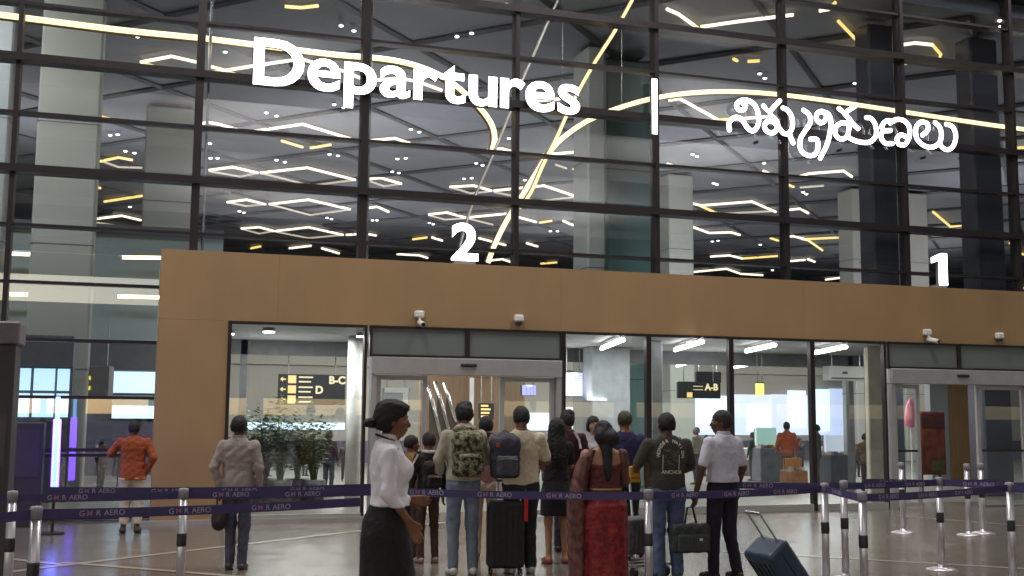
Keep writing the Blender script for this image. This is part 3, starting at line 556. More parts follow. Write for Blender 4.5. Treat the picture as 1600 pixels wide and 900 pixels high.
MB().tube([b, a], .028, 10).build('tube', emis('blue_tube', (.10,.42,1), 3.2), lt, True, off=lo_); MB().tube([b+[0,.07,0], a+[0,.07,-.3]], .05, 10).build('violet_halo', emis('violet_glow', (.12,.04,1), 12), lt, True, off=lo_); MB().tube([b-[0,0,.02], (b[0], 16.2, .03)], .02, 8).build('stem', dark, lt, off=lo_); MB().lathe([(.16,0),(.16,.02),(.03,.03)]).build('foot', dark, lt)  # violet emitter added behind the tube for its halo and floor glow
cb = empty('cabinet', (X(45,640,17.3), 17.2, 0), 'dark violet cabinet left of the blue light tube', 'cabinet')
B(-.2, .22, 0, .4, 0, 1.45, bev=.01).build('case', mat('violet', lin((38,36,50)), .4), cb); B(-.15, .17, -.012, -.001, .7, 1.35).build('front', mat('violet2', lin((44,40,66)), .3), cb)
# ================================================================ PEOPLE
class Vol:
    def __init__(s, lo, hi, h):
        s.lo = np.array(lo, float); s.h = h; n = np.ceil((np.array(hi)-s.lo)/h).astype(int)+1
        s.ax = [(s.lo[i]+h*np.arange(n[i])).astype(np.float32) for i in range(3)]; s.d = np.full(n, 1., np.float32)
    def reg(s, lo, hi, m):
        sl_ = []
        for i in range(3):
            a = max(0, int((lo[i]-m-s.lo[i])/s.h)); b = min(len(s.ax[i]), int((hi[i]+m-s.lo[i])/s.h)+2); sl_.append(slice(a, max(a, b)))
        return tuple(sl_), (s.ax[0][sl_[0]][:,None,None], s.ax[1][sl_[1]][None,:,None], s.ax[2][sl_[2]][None,None,:])
    def add(s, fn, lo, hi, k=.02):
        q, P = s.reg(lo, hi, .05+k)
        if 0 in s.d[q].shape: return
        a = s.d[q]; b = fn(*P); b = np.broadcast_to(b, a.shape)
        h = np.maximum(k-np.abs(a-b), 0)/k; s.d[q] = np.minimum(a, b)-h*h*k*.25
    def sub(s, fn, lo, hi):
        q, P = s.reg(lo, hi, .05)
        if 0 in s.d[q].shape: return
        s.d[q] = np.maximum(s.d[q], -fn(*P))
    def cap(s, a, b, ra, rb, k=.02, fl=(1,1,1)):
        a = np.array(a, float); b = np.array(b, float); r = max(ra, rb); L = b-a; LL = max(L@L, 1e-9)
        def fn(X, Y, Z):
            t = np.clip(((X-a[0])*L[0]+(Y-a[1])*L[1]+(Z-a[2])*L[2])/LL, 0, 1)
            return np.sqrt(((X-a[0]-t*L[0])/fl[0])**2+((Y-a[1]-t*L[1])/fl[1])**2+((Z-a[2]-t*L[2])/fl[2])**2)-(ra+(rb-ra)*t)
        s.add(fn, np.minimum(a, b)-r, np.maximum(a, b)+r, k)
    def ell(s, c, r, k=.02, Rm=None, neg=False):
        c = np.array(c, float); r = np.array(r, float); rm = r.min(); R_ = r.max()
        def fn(X, Y, Z):
            X, Y, Z = X-c[0], Y-c[1], Z-c[2]
            if Rm is not None: X, Y, Z = [Rm[0,i]*X+Rm[1,i]*Y+Rm[2,i]*Z for i in range(3)]
            return (np.sqrt((X/r[0])**2+(Y/r[1])**2+(Z/r[2])**2)-1)*rm
        (s.sub if neg else s.add)(fn, c-R_, c+R_, *(() if neg else (k,)))
    def rbox(s, c, r, rad, k=.02, Rm=None):
        c = np.array(c, float); r = np.array(r, float)
        def fn(X, Y, Z):
            X, Y, Z = X-c[0], Y-c[1], Z-c[2]
            if Rm is not None: X, Y, Z = [Rm[0,i]*X+Rm[1,i]*Y+Rm[2,i]*Z for i in range(3)]
            q = [np.abs(v)-(r[i]-rad) for i, v in enumerate((X, Y, Z))]
            return np.sqrt(np.maximum(q[0],0)**2+np.maximum(q[1],0)**2+np.maximum(q[2],0)**2)+np.minimum(np.maximum(np.maximum(q[0],q[1]),q[2]),0)-rad
        R_ = np.linalg.norm(r); s.add(fn, c-R_, c+R_, k)
    def loft(s, sec, k=.03, p=2.3, folds=0, amp=0.):
        z = [q[0] for q in sec]; A = np.array(sec, float)
        def fn(X, Y, Z):
            cx, cy, rx, ry = [np.interp(Z, A[:,0], A[:,i]) for i in (1,2,3,4)]
            u, v = (X-cx)/rx, (Y-cy)/ry; q = (np.abs(u)**p+np.abs(v)**p)**(1/p)
            if folds:
                th = np.arctan2(v, u); q = q-amp*np.sin(th*folds+2.1*np.sin(th*2+Z*2))*np.interp(Z, [z[0], z[-1]], [1, .2])
            d = (q-1)*np.minimum(rx, ry); return np.maximum(d, np.maximum(z[0]-Z, Z-z[-1]))
        m = max(A[:,3].max(), A[:,4].max())*1.1
        s.add(fn, (A[:,1].min()-m, A[:,2].min()-m, z[0]), (A[:,1].max()+m, A[:,2].max()+m, z[-1]), k)
    def wrinkle(s, amp, seed, f_=1.):
        X, Y, Z = s.ax[0][:,None,None], s.ax[1][None,:,None], s.ax[2][None,None,:]; a = seed*1.7
        s.d = s.d+amp*np.sin(f_*(21*X+12*Z)+2.5*np.sin(14*Z*f_+a)+a)*np.sin(f_*(15*Y-19*Z)+2*np.sin(11*X*f_+2*a))+amp*.5*np.sin(f_*(33*X-41*Z+5)+3*np.sin(17*Y+a))
    def cut(s, nrm, dd):            # keep nrm.p < dd
        X, Y, Z = s.ax[0][:,None,None], s.ax[1][None,:,None], s.ax[2][None,None,:]
        s.d = np.maximum(s.d, nrm[0]*X+nrm[1]*Y+nrm[2]*Z-dd)
    def mesh(s):
        d = s.d; d[0], d[-1] = 1, 1; d[:,0], d[:,-1] = 1, 1; d[:,:,0], d[:,:,-1] = 1, 1
        i_ = d < 0; cs = [(a,b,c) for a in (0,1) for b in (0,1) for c in (0,1)]
        sh = [i_[a:i_.shape[0]-1+a, b:i_.shape[1]-1+b, c:i_.shape[2]-1+c] for a,b,c in cs]
        anyv = np.logical_or.reduce(sh); allv = np.logical_and.reduce(sh); I = np.argwhere(anyv & ~allv)
        D = np.stack([d[I[:,0]+a, I[:,1]+b, I[:,2]+c] for a,b,c in cs], 1); C_ = np.array(cs, float)
        acc = np.zeros((len(I), 3)); n = np.zeros(len(I))
        for p in range(8):
            for q in range(p+1, 8):
                if np.abs(C_[p]-C_[q]).sum() == 1:
                    m = (D[:,p] < 0) != (D[:,q] < 0); t = np.where(m, D[:,p]/(D[:,p]-D[:,q]+1e-12), 0)
                    acc += np.where(m[:,None], C_[p]+(C_[q]-C_[p])*t[:,None], 0); n += m
        V = s.lo+(I+acc/n[:,None])*s.h
        idx = -np.ones(anyv.shape, int); idx[I[:,0], I[:,1], I[:,2]] = np.arange(len(I)); F_ = []
        for ax in range(3):
            u, v = (ax+1) % 3, (ax+2) % 3; sa = [slice(None)]*3; sb = [slice(None)]*3; sa[ax] = slice(0,-1); sb[ax] = slice(1,None)
            A_ = i_[tuple(sa)]; B_ = i_[tuple(sb)]
            for fl, msk in ((0, A_ & ~B_), (1, ~A_ & B_)):
                E = np.argwhere(msk)
                if not len(E): continue
                def g(du, dv): e = E.copy(); e[:,u] -= du; e[:,v] -= dv; return idx[e[:,0], e[:,1], e[:,2]]
                q = np.stack([g(1,1), g(0,1), g(0,0), g(1,0)], 1); F_.append(q if not fl else q[:, ::-1])
        return V, np.concatenate(F_) if F_ else np.zeros((0,4), int)
def vobj(vol, name, m, parent, off=(0,0,0), warp=None):
    V, F_ = vol.mesh()
    if warp: V = warp(V)
    V = V-np.array(off); me = bpy.data.meshes.new(name); me.from_pydata(V.tolist(), [], F_.tolist()); me.materials.append(m)
    me.polygons.foreach_set('use_smooth', [True]*len(me.polygons)); o = bpy.data.objects.new(name, me); COL.objects.link(o); o.parent = parent; return o
def cloth(key, rgb, rough=.85, var=.16, bump=.6, scale=9): return mat('cloth_'+key, lin(rgb), rough, 0, var, scale, bump=bump, bscale=28)
def rotm(yw, pt=0, rl=0):       # clockwise yaw seen from above, pitch forward
    c, s_ = math.cos(-yw), math.sin(-yw); Z_ = np.array([[c,-s_,0],[s_,c,0],[0,0,1]])
    c, s_ = math.cos(-pt), math.sin(-pt); X_ = np.array([[1,0,0],[0,c,-s_],[0,s_,c]])
    c, s_ = math.cos(rl), math.sin(rl); Y_ = np.array([[c,0,s_],[0,1,0],[-s_,0,c]]); return Z_@X_@Y_
SK = dict(brown=(128,84,62), deep=(92,60,46), light=(176,128,100))
def skinmat(k): return mat('skin_'+k, lin(SK[k]), .5, 0, .14, 12, bump=.05)
PEOPLE = {}
def person(key, px, yt, yb, label, a=0, head=0, tilt=0, w=1., h=.009, skin='brown', hair='short', hairc=(20,16,18), arms=None, top=None, bottom=None,
           shoe=(30,28,30), lean=0., sway=0., legs=None, female=False, group='people waiting in the queue', ys=None):
    g = atZ(px, yb, 0); q = proj((g[0], g[1], 1.7)); H_ = 1.7*(yb-yt)/(yb-q[1]); sc = float(H_/1.7)
    root = empty('person', g, label, 'person', group, -math.radians(a), sc); seed = len(PEOPLE)+1
    PEOPLE[key] = dict(root=root, g=g, sc=sc, a=math.radians(a))
    def warp(V):
        V = V.copy(); t = np.clip(V[:,2]-.92, 0, None); V[:,1] += lean*t*(1+.5*t); V[:,0] += sway*t; return V
    sh = .178*w if not female else .160*w; arms = arms or {}; J = {}
    for sd, sg in (('L', -1), ('R', 1)):
        S_ = np.array([sg*sh, -.01, 1.382]); e, wr_, hd = arms.get(sd, ((.245*w, -.03, 1.13), (.25*w, .04, .885), None)) if sd in arms else ((.245*w, -.035, 1.13), (.255*w, .04, .885), None)
        J[sd] = (S_, np.array([sg*e[0], e[1], e[2]]), np.array([sg*wr_[0], wr_[1], wr_[2]]), hd)
    lg = legs or {}; K = {}
    for sd, sg in (('L', -1), ('R', 1)):
        k_, a_ = lg.get(sd, ((.095, .015, .49), (.10, -.03, .08))); K[sd] = (np.array([sg*.088*w, 0, .90]), np.array([sg*k_[0], k_[1], k_[2]]), np.array([sg*a_[0], a_[1], a_[2]]))
    hc = np.array([0, .012+.0*tilt, 1.585]); HR = rotm(math.radians(head), math.radians(tilt)); T = lambda p: hc+HR@np.array(p)
    xm_ = max(abs(J['L'][1][0]), abs(J['R'][1][0]), abs(J['L'][2][0]), abs(J['R'][2][0]), .28)+.12
    ym_ = max([abs(j[1][1]) for j in J.values()]+[abs(j[2][1]) for j in J.values()]+[.2])+.16
    zlo = -.02 if yb < 1300 else .3
    v = Vol((-xm_, -ym_, 0), (xm_, ym_, 1.74), h)
    v.ell(T((0,-.012,.028)), (.074,.092,.086), .01, HR); v.ell(T((0,.028,-.035)), (.058,.066,.076), .03, HR)
    v.ell(T((0,.062,-.078)), (.028,.022,.02), .02, HR); v.ell(T((0,.078,.024)), (.05,.016,.014), .02, HR)
    v.cap(T((0,.086,.012)), T((0,.108,-.028)), .009, .014, .012); v.ell(T((0,.090,-.056)), (.026,.012,.009), .01, HR)
    for s_ in (-1, 1): v.ell(T((s_*.076,-.006,-.01)), (.011,.020,.032), .008, HR); v.ell(T((s_*.031,.094,.008)), (.015,.014,.009), 0, HR, neg=True); v.ell(T((s_*.045,.06,-.02)), (.024,.024,.022), .02, HR)
    nk = T((0,-.018,-.06)); v.cap((0,-.02,1.40), nk, .058*(.85 if female else 1), .053*(.85 if female else 1), .03)
    v.loft([(.84,0,0,.145*w,.10),(.95,0,0,.15*w,.105),(1.08,0,0,.12*w,.088),(1.28,0,0,.145*w,.10),(1.40,0,-.01,.155*w,.075),(1.46,0,-.015,.07,.055)], .05)
    for sd, sg in (('L', -1), ('R', 1)):
        S_, e, wr_, hd = J[sd]; v.cap(S_, e, .047*w, .038*w, .03); v.cap(e, wr_, .037*w, .026*w, .015)
        dd = (wr_-e)/np.linalg.norm(wr_-e); 
        if hd is not None: dd = np.array([hd[0]*sg, hd[1], hd[2]], float); dd /= np.linalg.norm(dd)
        nrm = np.cross(dd, [0,1,0]) if abs(dd[1]) < .8 else np.cross(dd, [0,0,1]); nrm /= np.linalg.norm(nrm); side_ = np.cross(dd, nrm); pc = wr_+dd*.045
        for q_ in (-.026, -.009, .009, .026): v.cap(wr_+dd*.01+side_*q_*.5, wr_+dd*.085+side_*q_, .013, .012, .012)
        for q_, ln in ((-.028, .065), (-.009, .08), (.010, .075), (.028, .058)):
            b0 = wr_+dd*.09+side_*q_; b1 = b0+dd*ln*.5+nrm*.008*sg; b2 = b1+dd*ln*.4+nrm*.022*sg; v.cap(b0, b1, .0095, .0088, .004); v.cap(b1, b2, .0088, .0075, .003)
        fr = side_ if side_[1] > 0 or abs(side_[1]) < .1 else -side_
        v.cap(wr_+dd*.025+fr*.02, wr_+dd*.06+fr*.045, .012, .0105, .01); v.cap(wr_+dd*.06+fr*.045, wr_+dd*.092+fr*.05, .0105, .0085, .004)
        h0, kn, an = K[sd]; v.cap(h0, kn, .078*w, .052*w, .03); v.cap(kn, an, .050*w, .034*w, .03); v.cap(an, an+np.array([0,-.02,-.02]), .036, .034, .02); v.cap(an+[0,.0,-.03], an+[sg*.015,.14,-.05], .034, .026, .02)
    vobj(v, 'body', skinmat(skin), root, warp=warp)
    for s_ in (-1, 1):
        p = T((s_*.031,.082,.008)); pv = warp(np.array([p]))[0]; e_ = MB().ball(pv, .0125, 10, 6).build('eye', mat('eye_white', (.6,.58,.55), .3), root, True)
        pu = warp(np.array([T((s_*.031,.0905,.008))]))[0]; pp_ = MB().ball(pu, .0062, 8, 5).build('pupil', mat('pupil', (.02,.012,.01), .2), None, True); pp_.parent = e_
    # hair
    hv = Vol((-.26,-.42,1.0), (.26,.26,1.80), .009); hm = mat('hair%d%d%d' % hairc, tuple(v*.6 for v in lin(hairc)), .62, 0, .3, 30, bump=.28, bscale=60, stretch=(4,4,1))
    th = .012 if hair in ('short','thin','crop') else .015
    hv.ell(T((0,-.016,.034)), (.076+th,.094+th,.090+th), .01, HR)
    if hair != 'crop': hv.ell(T((0,-.05,.0)), (.074+th,.062+th,.08+th), .02, HR)
    if hair == 'tuft': hv.ell(T((0,.03,.10)), (.07,.06,.035), .03, HR); hv.ell(T((.03,-.03,.11)), (.05,.06,.03), .02, HR)
    if hair == 'bun':
        hv.ell(T((0,-.150,-.03)), (.05,.042,.042), .008, HR); hv.ell(T((0,.05,.088)), (.065,.052,.028), .03, HR); hv.ell(T((0,-.02,.085)), (.075,.085,.05), .02, HR)
    if hair == 'bob': hv.ell(T((0,-.02,-.03)), (.10,.09,.10), .02, HR)
    hv.ell(T((0,.088,-.045)), (.074,.072,.092), 0, HR, neg=True)
    hv.ell(T((.06,.06,-.05)), (.05,.05,.075), 0, HR, neg=True); hv.ell(T((-.06,.06,-.05)), (.05,.05,.075), 0, HR, neg=True)
    cutz = {'short': -.055, 'thin': -.05, 'crop': -.045, 'tuft': -.06}.get(hair, -.075)
    nn = HR@np.array([0,-.25,-1.]); nn /= np.linalg.norm(nn); hv.cut(nn, float(nn@hc)-cutz+.012)
    if hair in ('long', 'plait'):
        bw = .085 if hair == 'long' else .05
        hv.loft([(1.14,0,-.115,bw*.45,.028),(1.25,0,-.125,bw*.9,.04),(1.40,0,-.10,bw*1.05,.048),(1.52,0,-.06,bw*1.15 if hair == 'long' else .085,.06),(1.62,0,-.03,.085,.075)], .03, 2)
        if hair == 'long':
            for s_ in (-1,1): hv.cap((s_*.075,-.02,1.60), (s_*.10,-.05,1.36), .035, .03, .03)
        else: hv.ell((.045,-.095,1.545), (.082,.075,.085), .02); hv.ell((-.03,-.07,1.56), (.085,.07,.08), .02)
    hv.wrinkle(.0018 if hair in ('short','crop','thin') else .0028, seed, 2.6); vobj(hv, 'hair', hm, root, warp=warp)
    br = MB()
    for s_ in (-1, 1): br.tube([warp(np.array([T((s_*x_,y_,z_))]))[0] for x_, y_, z_ in ((.016,.093,.027),(.032,.094,.031),(.046,.084,.025))], .0035, 5)
    br.build('eyebrows', hm, root)
    lp = MB().ball(warp(np.array([T((0,.099,-.057))]))[0], 1, 10, 5, (.019,.006,.0065)).build('lips', mat('lips', lin((130,62,58)), .5), root, True)
    # top
    top = top or {}; sl_ = top.get('sleeve', 'long'); hem = top.get('hem', .90); tm = top['m']; lo_ = top.get('loose', 1.)
    tv = Vol((-xm_, -ym_, hem-.04), (xm_, ym_, 1.56), h)
    wb = .158*w*lo_; wc = (.140 if female else .158)*w*lo_; ch = (.148 if female else .170)*w*lo_**.5
    sec = [(hem,0,0,wb*top.get('flare',1.),.118*lo_*top.get('flare',1.)),(1.0,0,0,wb*.98,.116*lo_),(1.10,0,0,wc*.93,.105*lo_),(1.28,0,0,ch,.122*lo_**.5),(1.37,0,-.008,ch*.98,.098),(1.43,0,-.015,.112*w,.078),(1.485,0,-.02,.064,.058)]
    tv.loft([q_ for q_ in sec if q_[0] >= hem], .05)
    if female: 
        for s_ in (-1, 1): tv.ell((s_*.07,.09,1.27), (.065,.055,.06), .05)
    tv.ell((0,-.06,1.36), (.13*w,.05,.09), .05)
    for sd, sg in (('L', -1), ('R', 1)):
        S_, e, wr_, hd = J[sd]; x_ = lo_**.7
        if sl_ == 'none': tv.cap(S_*[.85,1,1], S_, .05*w, .045*w, .04); continue
        tv.cap(S_, e if sl_ == 'long' else S_+(e-S_)*.82, .054*w*x_, .049*w*x_, .035)
        if sl_ == 'long': tv.cap(e, e+(wr_-e)*.97, .047*w*x_, .034*w*x_, .03)
        if sl_ == 'rolled': tv.cap(S_+(e-S_)*.8, e+(wr_-e)*.3, .052*w, .050*w, .03)
    tv.wrinkle(top.get('wr', .0045)*.6, seed, 1.35); tv.cut((0,0,-1), -hem); nk_ = np.array([0,-.3,1.]); tv.cut(tuple(nk_), 1.487+top.get('neck', 0))
    to = vobj(tv, top.get('name', 'shirt'), tm, root, warp=warp)
    if top.get('collar'):
        cv = Vol((-.14,-.14,1.36), (.14,.14,1.56), .007); cv.loft([(1.44,0,-.018,.088,.080),(1.50,0,-.02,.066,.064)], .01, 2); cv.sub(lambda X_, Y_, Z_: (np.sqrt((X_/.056)**2+((Y_+.018)/.054)**2)-1)*.05+0*Z_, (-.1,-.1,1.3), (.1,.1,1.6))
        cv.cut((0,.55,1.), 1.505); vobj(cv, 'collar', top['collar'], root, warp=warp)
    # bottom
    bt = bottom or {}; bm = bt['m']; kind = bt.get('kind', 'trousers'); bh = bt.get('hem', .05)
    ztop_ = hem+.035 if not bt.get('waist') else bt['waist']
    bv = Vol((-.5, -.5, max(0, bh-.03)), (.5, .5, ztop_+.04), h)
    if kind in ('trousers', 'shorts'):
        l2 = bt.get('loose', 1.); bv.loft([(.82,0,-.01,.146*w,.108),(.90,0,-.01,.148*w,.108),(1.0,0,0,.140*w,.10),(1.1,0,0,.132*w,.096)], .04)
        for s_ in (-1, 1): bv.ell((s_*.065,-.055,.87), (.075*w,.068,.085), .04)
        for sd in 'LR':
            h0, kn, an = K[sd]; kn2 = kn if kind == 'trousers' else h0+(kn-h0)*.8
            bv.cap(h0, kn2, .090*w*l2, .066*w*l2, .03)
            if kind == 'trousers': bv.cap(kn, an+[0,0,.0], .064*w*l2, .054*w*l2, .03)
        bv.wrinkle(.0035, seed+3, 1.3); bv.cut((0,0,-1), -bh); bv.cut((0,0,1), ztop_)
    else:
        bv.loft(bt['sec'], .03, 2.1, bt.get('folds', 0), bt.get('amp', 0.)); bv.wrinkle(.003, seed+3, .7)
    vobj(bv, bt.get('name', kind), bm, root, warp=warp)
    if yb < 1000 or key == 'saree':
        for sd, sg in (('L', -1), ('R', 1)):
            an = K[sd][2]; sv = Vol(an+[-.1,-.14,-.12], an+[.12,.26,.06], .008)
            z0 = an[2]-.08; sv.cap(an+[0,-.035,-.042], an+[sg*.012,.05,-.045], .042, .044, .03); sv.cap(an+[sg*.012,.05,-.045], an+[sg*.02,.155,-.055], .045, .033, .03)
            sv.cut((0,0,-1), -(z0+.002)); sv.cut((0,0,1), z0+.075); vobj(sv, 'shoe', mat('shoe%d%d%d' % shoe, lin(shoe), .4, 0, .1, 8), root)
    PEOPLE[key].update(T=T, J=J, K=K, warp=warp, w=w); return root
def carry(key, name, base, label, cat, group=None):     # an object carried by / standing with a person, in that person's frame
    P = PEOPLE[key]; c, s_ = math.cos(-P['a']), math.sin(-P['a']); b = np.array(base, float)*P['sc']
    return empty(name, (P['g'][0]+c*b[0]-s_*b[1], P['g'][1]+s_*b[0]+c*b[1], b[2]), label, cat, group, -P['a'], P['sc'])
TR = lambda k, c, **q: dict(m=cloth(k, c), **q)
# staff woman in profile
person('staff', 603, 629, 1050, 'woman in white blouse and long black skirt with hair bun, in profile at the front', a=98, head=-4, tilt=2, w=.90, h=.008, skin='brown', hair='bun', female=True, group='airport staff',
  arms=dict(L=((.18,-.02,1.15),(.10,.12,1.07),(0,1,-.1)), R=((.20,-.02,1.13),(.17,.11,.96),(-.1,.5,-.85))),
  top=dict(m=cloth('blouse', (246,242,250), .7, .03, .25), sleeve='long', hem=1.04, loose=1.10, wr=.005, name='blouse', collar=cloth('collar_lt', (232,226,236), .7)),
  bottom=dict(kind='skirt', m=cloth('skirt_black', (26,24,28), .8), sec=[(.30,0,0,.21,.185),(.6,0,0,.205,.18),(.85,0,-.02,.185,.160),(.95,0,-.02,.168,.145),(1.09,0,0,.135,.108)], folds=9, amp=.03))
# queue
jeans = lambda k, c: dict(m=cloth(k, c, .8, .2))
person('camo', 722, 631, 897, 'man in pale hooded top with a camouflage backpack and light blue jeans', a=4, tilt=8, w=1.0, hair='tuft', hairc=(22,16,20), top=dict(m=cloth('hoodie', (178,172,158)), loose=1.12, name='hoodie', hem=.93), bottom=jeans('jeans_l', (112,126,146)), shoe=(200,198,200),
  arms=dict(L=((.25,.02,1.14),(.20,.20,1.0),(0,1,.1)), R=((.25,.03,1.14),(.17,.22,1.02),(0,1,.1))))
person('child', 667, 677, 879, 'child in black top with white hood and dark brown trousers, left of the camouflage backpack', a=-4, w=.9, top=dict(m=cloth('blk_top', (34,28,30)), loose=1.05, name='top'), bottom=dict(m=cloth('brown_tr', (72,50,46))), shoe=(150,120,110), hairc=(36,26,26))
person('cream', 813, 637, 895, 'man in cream t-shirt and dark trousers with a dark grey backpack on one shoulder', a=6, head=4, tilt=12, w=1.12, top=dict(m=cloth('cream', (212,200,176), .85, .05), sleeve='short', loose=1.1, name='t_shirt', hem=.90), bottom=dict(m=cloth('navy_tr', (34,34,42))), shoe=(170,168,172),
  arms=dict(R=((.285,.03,1.14),(.16,.24,1.16),(-.2,1,.2)), L=((.27,.03,1.14),(.18,.22,1.12),(.1,1,.2))))
person('beige', 757, 652, 872, 'person in beige trousers mostly hidden between the camouflage and the grey backpack', a=10, w=.95, top=TR('rose', (150,104,96), loose=1.05), bottom=dict(m=cloth('beige_tr', (190,168,150))), shoe=(120,90,80), h=.012)
person('longhair', 869, 655, 880, 'woman with long black hair in a short black dress with bare legs', a=3, w=.98, skin='light', hair='long', hairc=(16,13,16), female=True, top=dict(m=cloth('blk_dress', (28,24,30)), loose=1.04, hem=.97, name='dress', sleeve='short'),
  bottom=dict(kind='skirt', m=cloth('blk_dress', (28,24,30)), sec=[(.56,0,0,.185,.15),(.8,0,-.01,.19,.15),(.9,0,0,.175,.14),(1.06,0,0,.135,.108)], folds=7, amp=.04, name='dress_skirt'), shoe=(140,84,64),
  arms=dict(L=((.2,.05,1.15),(.1,.2,1.1),(0,1,.1)), R=((.2,.05,1.15),(.1,.2,1.1),(0,1,.1))))
person('capman', 886, 643, 862, 'man with dark cap and white stripe on dark red jacket, behind the long haired woman', a=24, w=1.0, hair='tuft', hairc=(24,18,22), top=TR('darkred', (62,24,30), loose=1.1), bottom=dict(m=cloth('navy_tr', (34,34,42))), h=.012)
person('facing', 927, 652, 846, 'woman in pale grey top facing the camera left of the red saree', a=188, w=.95, skin='light', hair='bob', hairc=(26,20,22), female=True, top=TR('palegrey', (168,166,172), loose=1.05), bottom=dict(m=cloth('navy_tr', (34,34,42))), h=.010)
person('capkhaki', 977, 644, 868, 'man with khaki head and navy shirt standing behind the red saree', a=8, w=1.08, hair='crop', hairc=(84,76,48), top=TR('navy_s', (46,44,84), sleeve='short', loose=1.1), bottom=dict(m=cloth('navy_tr', (34,34,42))), h=.011)
person('jeansman', 1043, 647, 905, 'man in dark printed t-shirt and blue jeans holding something yellow', a=6, head=-2, w=1.18, skin='deep', top=dict(m=cloth('olive', (66,64,60), .9, .08), sleeve='short', loose=1.08, hem=.92, name='t_shirt', wr=.003), bottom=jeans('jeans_b', (84,102,136)), shoe=(60,56,60),
  arms=dict(L=((.31,.04,1.16),(.25,.26,1.10),(0,1,0)), R=((.29,.05,1.15),(.2,.26,1.06),(0,1,0))))
person('whiteman', 1131, 643, 905, 'grey haired man in white shirt, face turned left, holding a dark green bag', a=-14, head=-48, w=1.06, skin='deep', hair='short', hairc=(46,42,44), top=dict(m=cloth('whiteshirt', (214,214,232), .8, .04), sleeve='short', loose=1.12, hem=.98, name='shirt', collar=mat('collar_w', lin((190,190,208)), .8)), bottom=dict(m=cloth('navy_tr2', (30,28,44)), waist=1.03), shoe=(34,28,30),
  arms=dict(L=((.27,.0,1.13),(.29,.08,.88),(0,.15,-1)), R=((.26,-.03,1.13),(.25,.06,.89),None)), legs=dict(R=((.11,.03,.48),(.13,-.06,.08)), L=((.09,.05,.48),(.09,.05,.08))))
person('saree', 944, 660, 937, 'woman in red saree with long dark plait and bare upper back', a=2, w=1.16, skin='light', hair='plait', hairc=(24,18,24), female=True,
  top=dict(m=mat('blouse_pattern', lin((96,44,44)), .7, 0, .55, 26, bump=.4), sleeve='none', hem=1.02, name='blouse', neck=-.17, loose=1.02),
  bottom=dict(kind='skirt', m=mat('saree_red', lin((132,24,28)), .5, 0, .6, 20, bump=.4), sec=[(.02,0,0,.245,.20),(.4,0,0,.225,.18),(.75,0,-.01,.235,.175),(.90,0,-.02,.225,.17),(1.02,0,0,.175,.135),(1.06,0,0,.16,.12)], folds=11, amp=.045, name='saree'),
  arms=dict(L=((.24,-.0,1.14),(.24,.10,.93),None), R=((.23,.03,1.13),(.17,.22,1.05),(0,1,0))), lean=.02)
person('greyshirt', 367, 652, 889, 'man in pale grey long sleeved shirt and jeans alone by the left window', a=14, head=18, w=1.0, skin='deep', hair='short', top=dict(m=cloth('greybeige', (160,148,146), .85, .06), sleeve='long', loose=1.14, hem=.90, name='shirt', wr=.007, collar=mat('collar_g', lin((150,138,136)), .8)), bottom=jeans('jeans_d', (74,78,96)), shoe=(66,60,62),
  arms=dict(L=((.26,-.07,1.14),(.20,-.06,.92),(-.3,-.2,-1)), R=((.235,-.03,1.13),(.23,.07,.90),None)), legs=dict(L=((.07,.03,.49),(.06,.0,.08)), R=((.09,.0,.49),(.08,-.05,.08))))
person('orange', 203, 658, 833, 'man in orange kurta and cream trousers with left elbow raised, by the portal pier', a=6, head=4, w=1.12, skin='deep', top=dict(m=cloth('orange', (150,72,42), .85, .08), sleeve='long', loose=1.08, hem=.80, name='kurta', wr=.006, flare=1.04), bottom=dict(m=cloth('cream_tr', (196,184,170)), loose=1.1, hem=.14, waist=.84), shoe=(26,22,26), h=.011,
  arms=dict(L=((.33,.02,1.20),(.36,.20,1.24),(0,1,.2)), R=((.30,-.06,1.14),(.22,-.0,.93),None)))
person('tan', 640, 682, 872, 'person in tan top mostly hidden behind the white bloused woman', a=60, head=20, w=.9, top=TR('tan_top', (142,104,66), loose=1.05), bottom=dict(m=cloth('brown_tr', (72,50,46))), h=.013)
P = PEOPLE['staff']; MB().tube([(.078*math.cos(t_), -.02+.075*math.sin(t_), 1.468-.35*(.075*math.sin(t_))) for t_ in np.linspace(0, 2*PI, 25)], .007, 6).build('lanyard', mat('lanyard', lin((60,36,40)), .6), P['root'], True)
# saree end draped over the left shoulder and arm
P = PEOPLE['saree']; dv = Vol((-.42,-.25,.1), (.1,.32,1.5), .011)
dv.loft([(.18,-.27,.02,.075,.10),(.6,-.275,.02,.085,.11),(.95,-.27,.03,.09,.11),(1.2,-.235,.01,.075,.09),(1.36,-.18,.0,.07,.075),(1.43,-.12,.0,.06,.06)], .03, 2, 7, .07); dv.wrinkle(.006, 4, 1.2)
vobj(dv, 'drape', mat('drape_pattern', lin((104,66,62)), .7, 0, .6, 22, bump=.4, stretch=(1,1,.35)), P['root'])
av = Vol((.05,-.2,.8), (.4,.35,1.5), .011); J_ = P['J']['R']; av.cap(J_[0], J_[1], .062, .05, .03); av.cap(J_[1], J_[1]+(J_[2]-J_[1])*.5, .05, .044, .02); av.wrinkle(.004, 2); vobj(av, 'sleeve', mat('drape_pattern'), P['root'])
MB().tube([(.165*math.cos(t_)*1.02, .122*math.sin(t_)*1.06, 1.055) for t_ in np.linspace(0, 2*PI, 25)], .011, 6).build('waist_chain', mat('gold', lin((190,160,110)), .35, .6), P['root'])
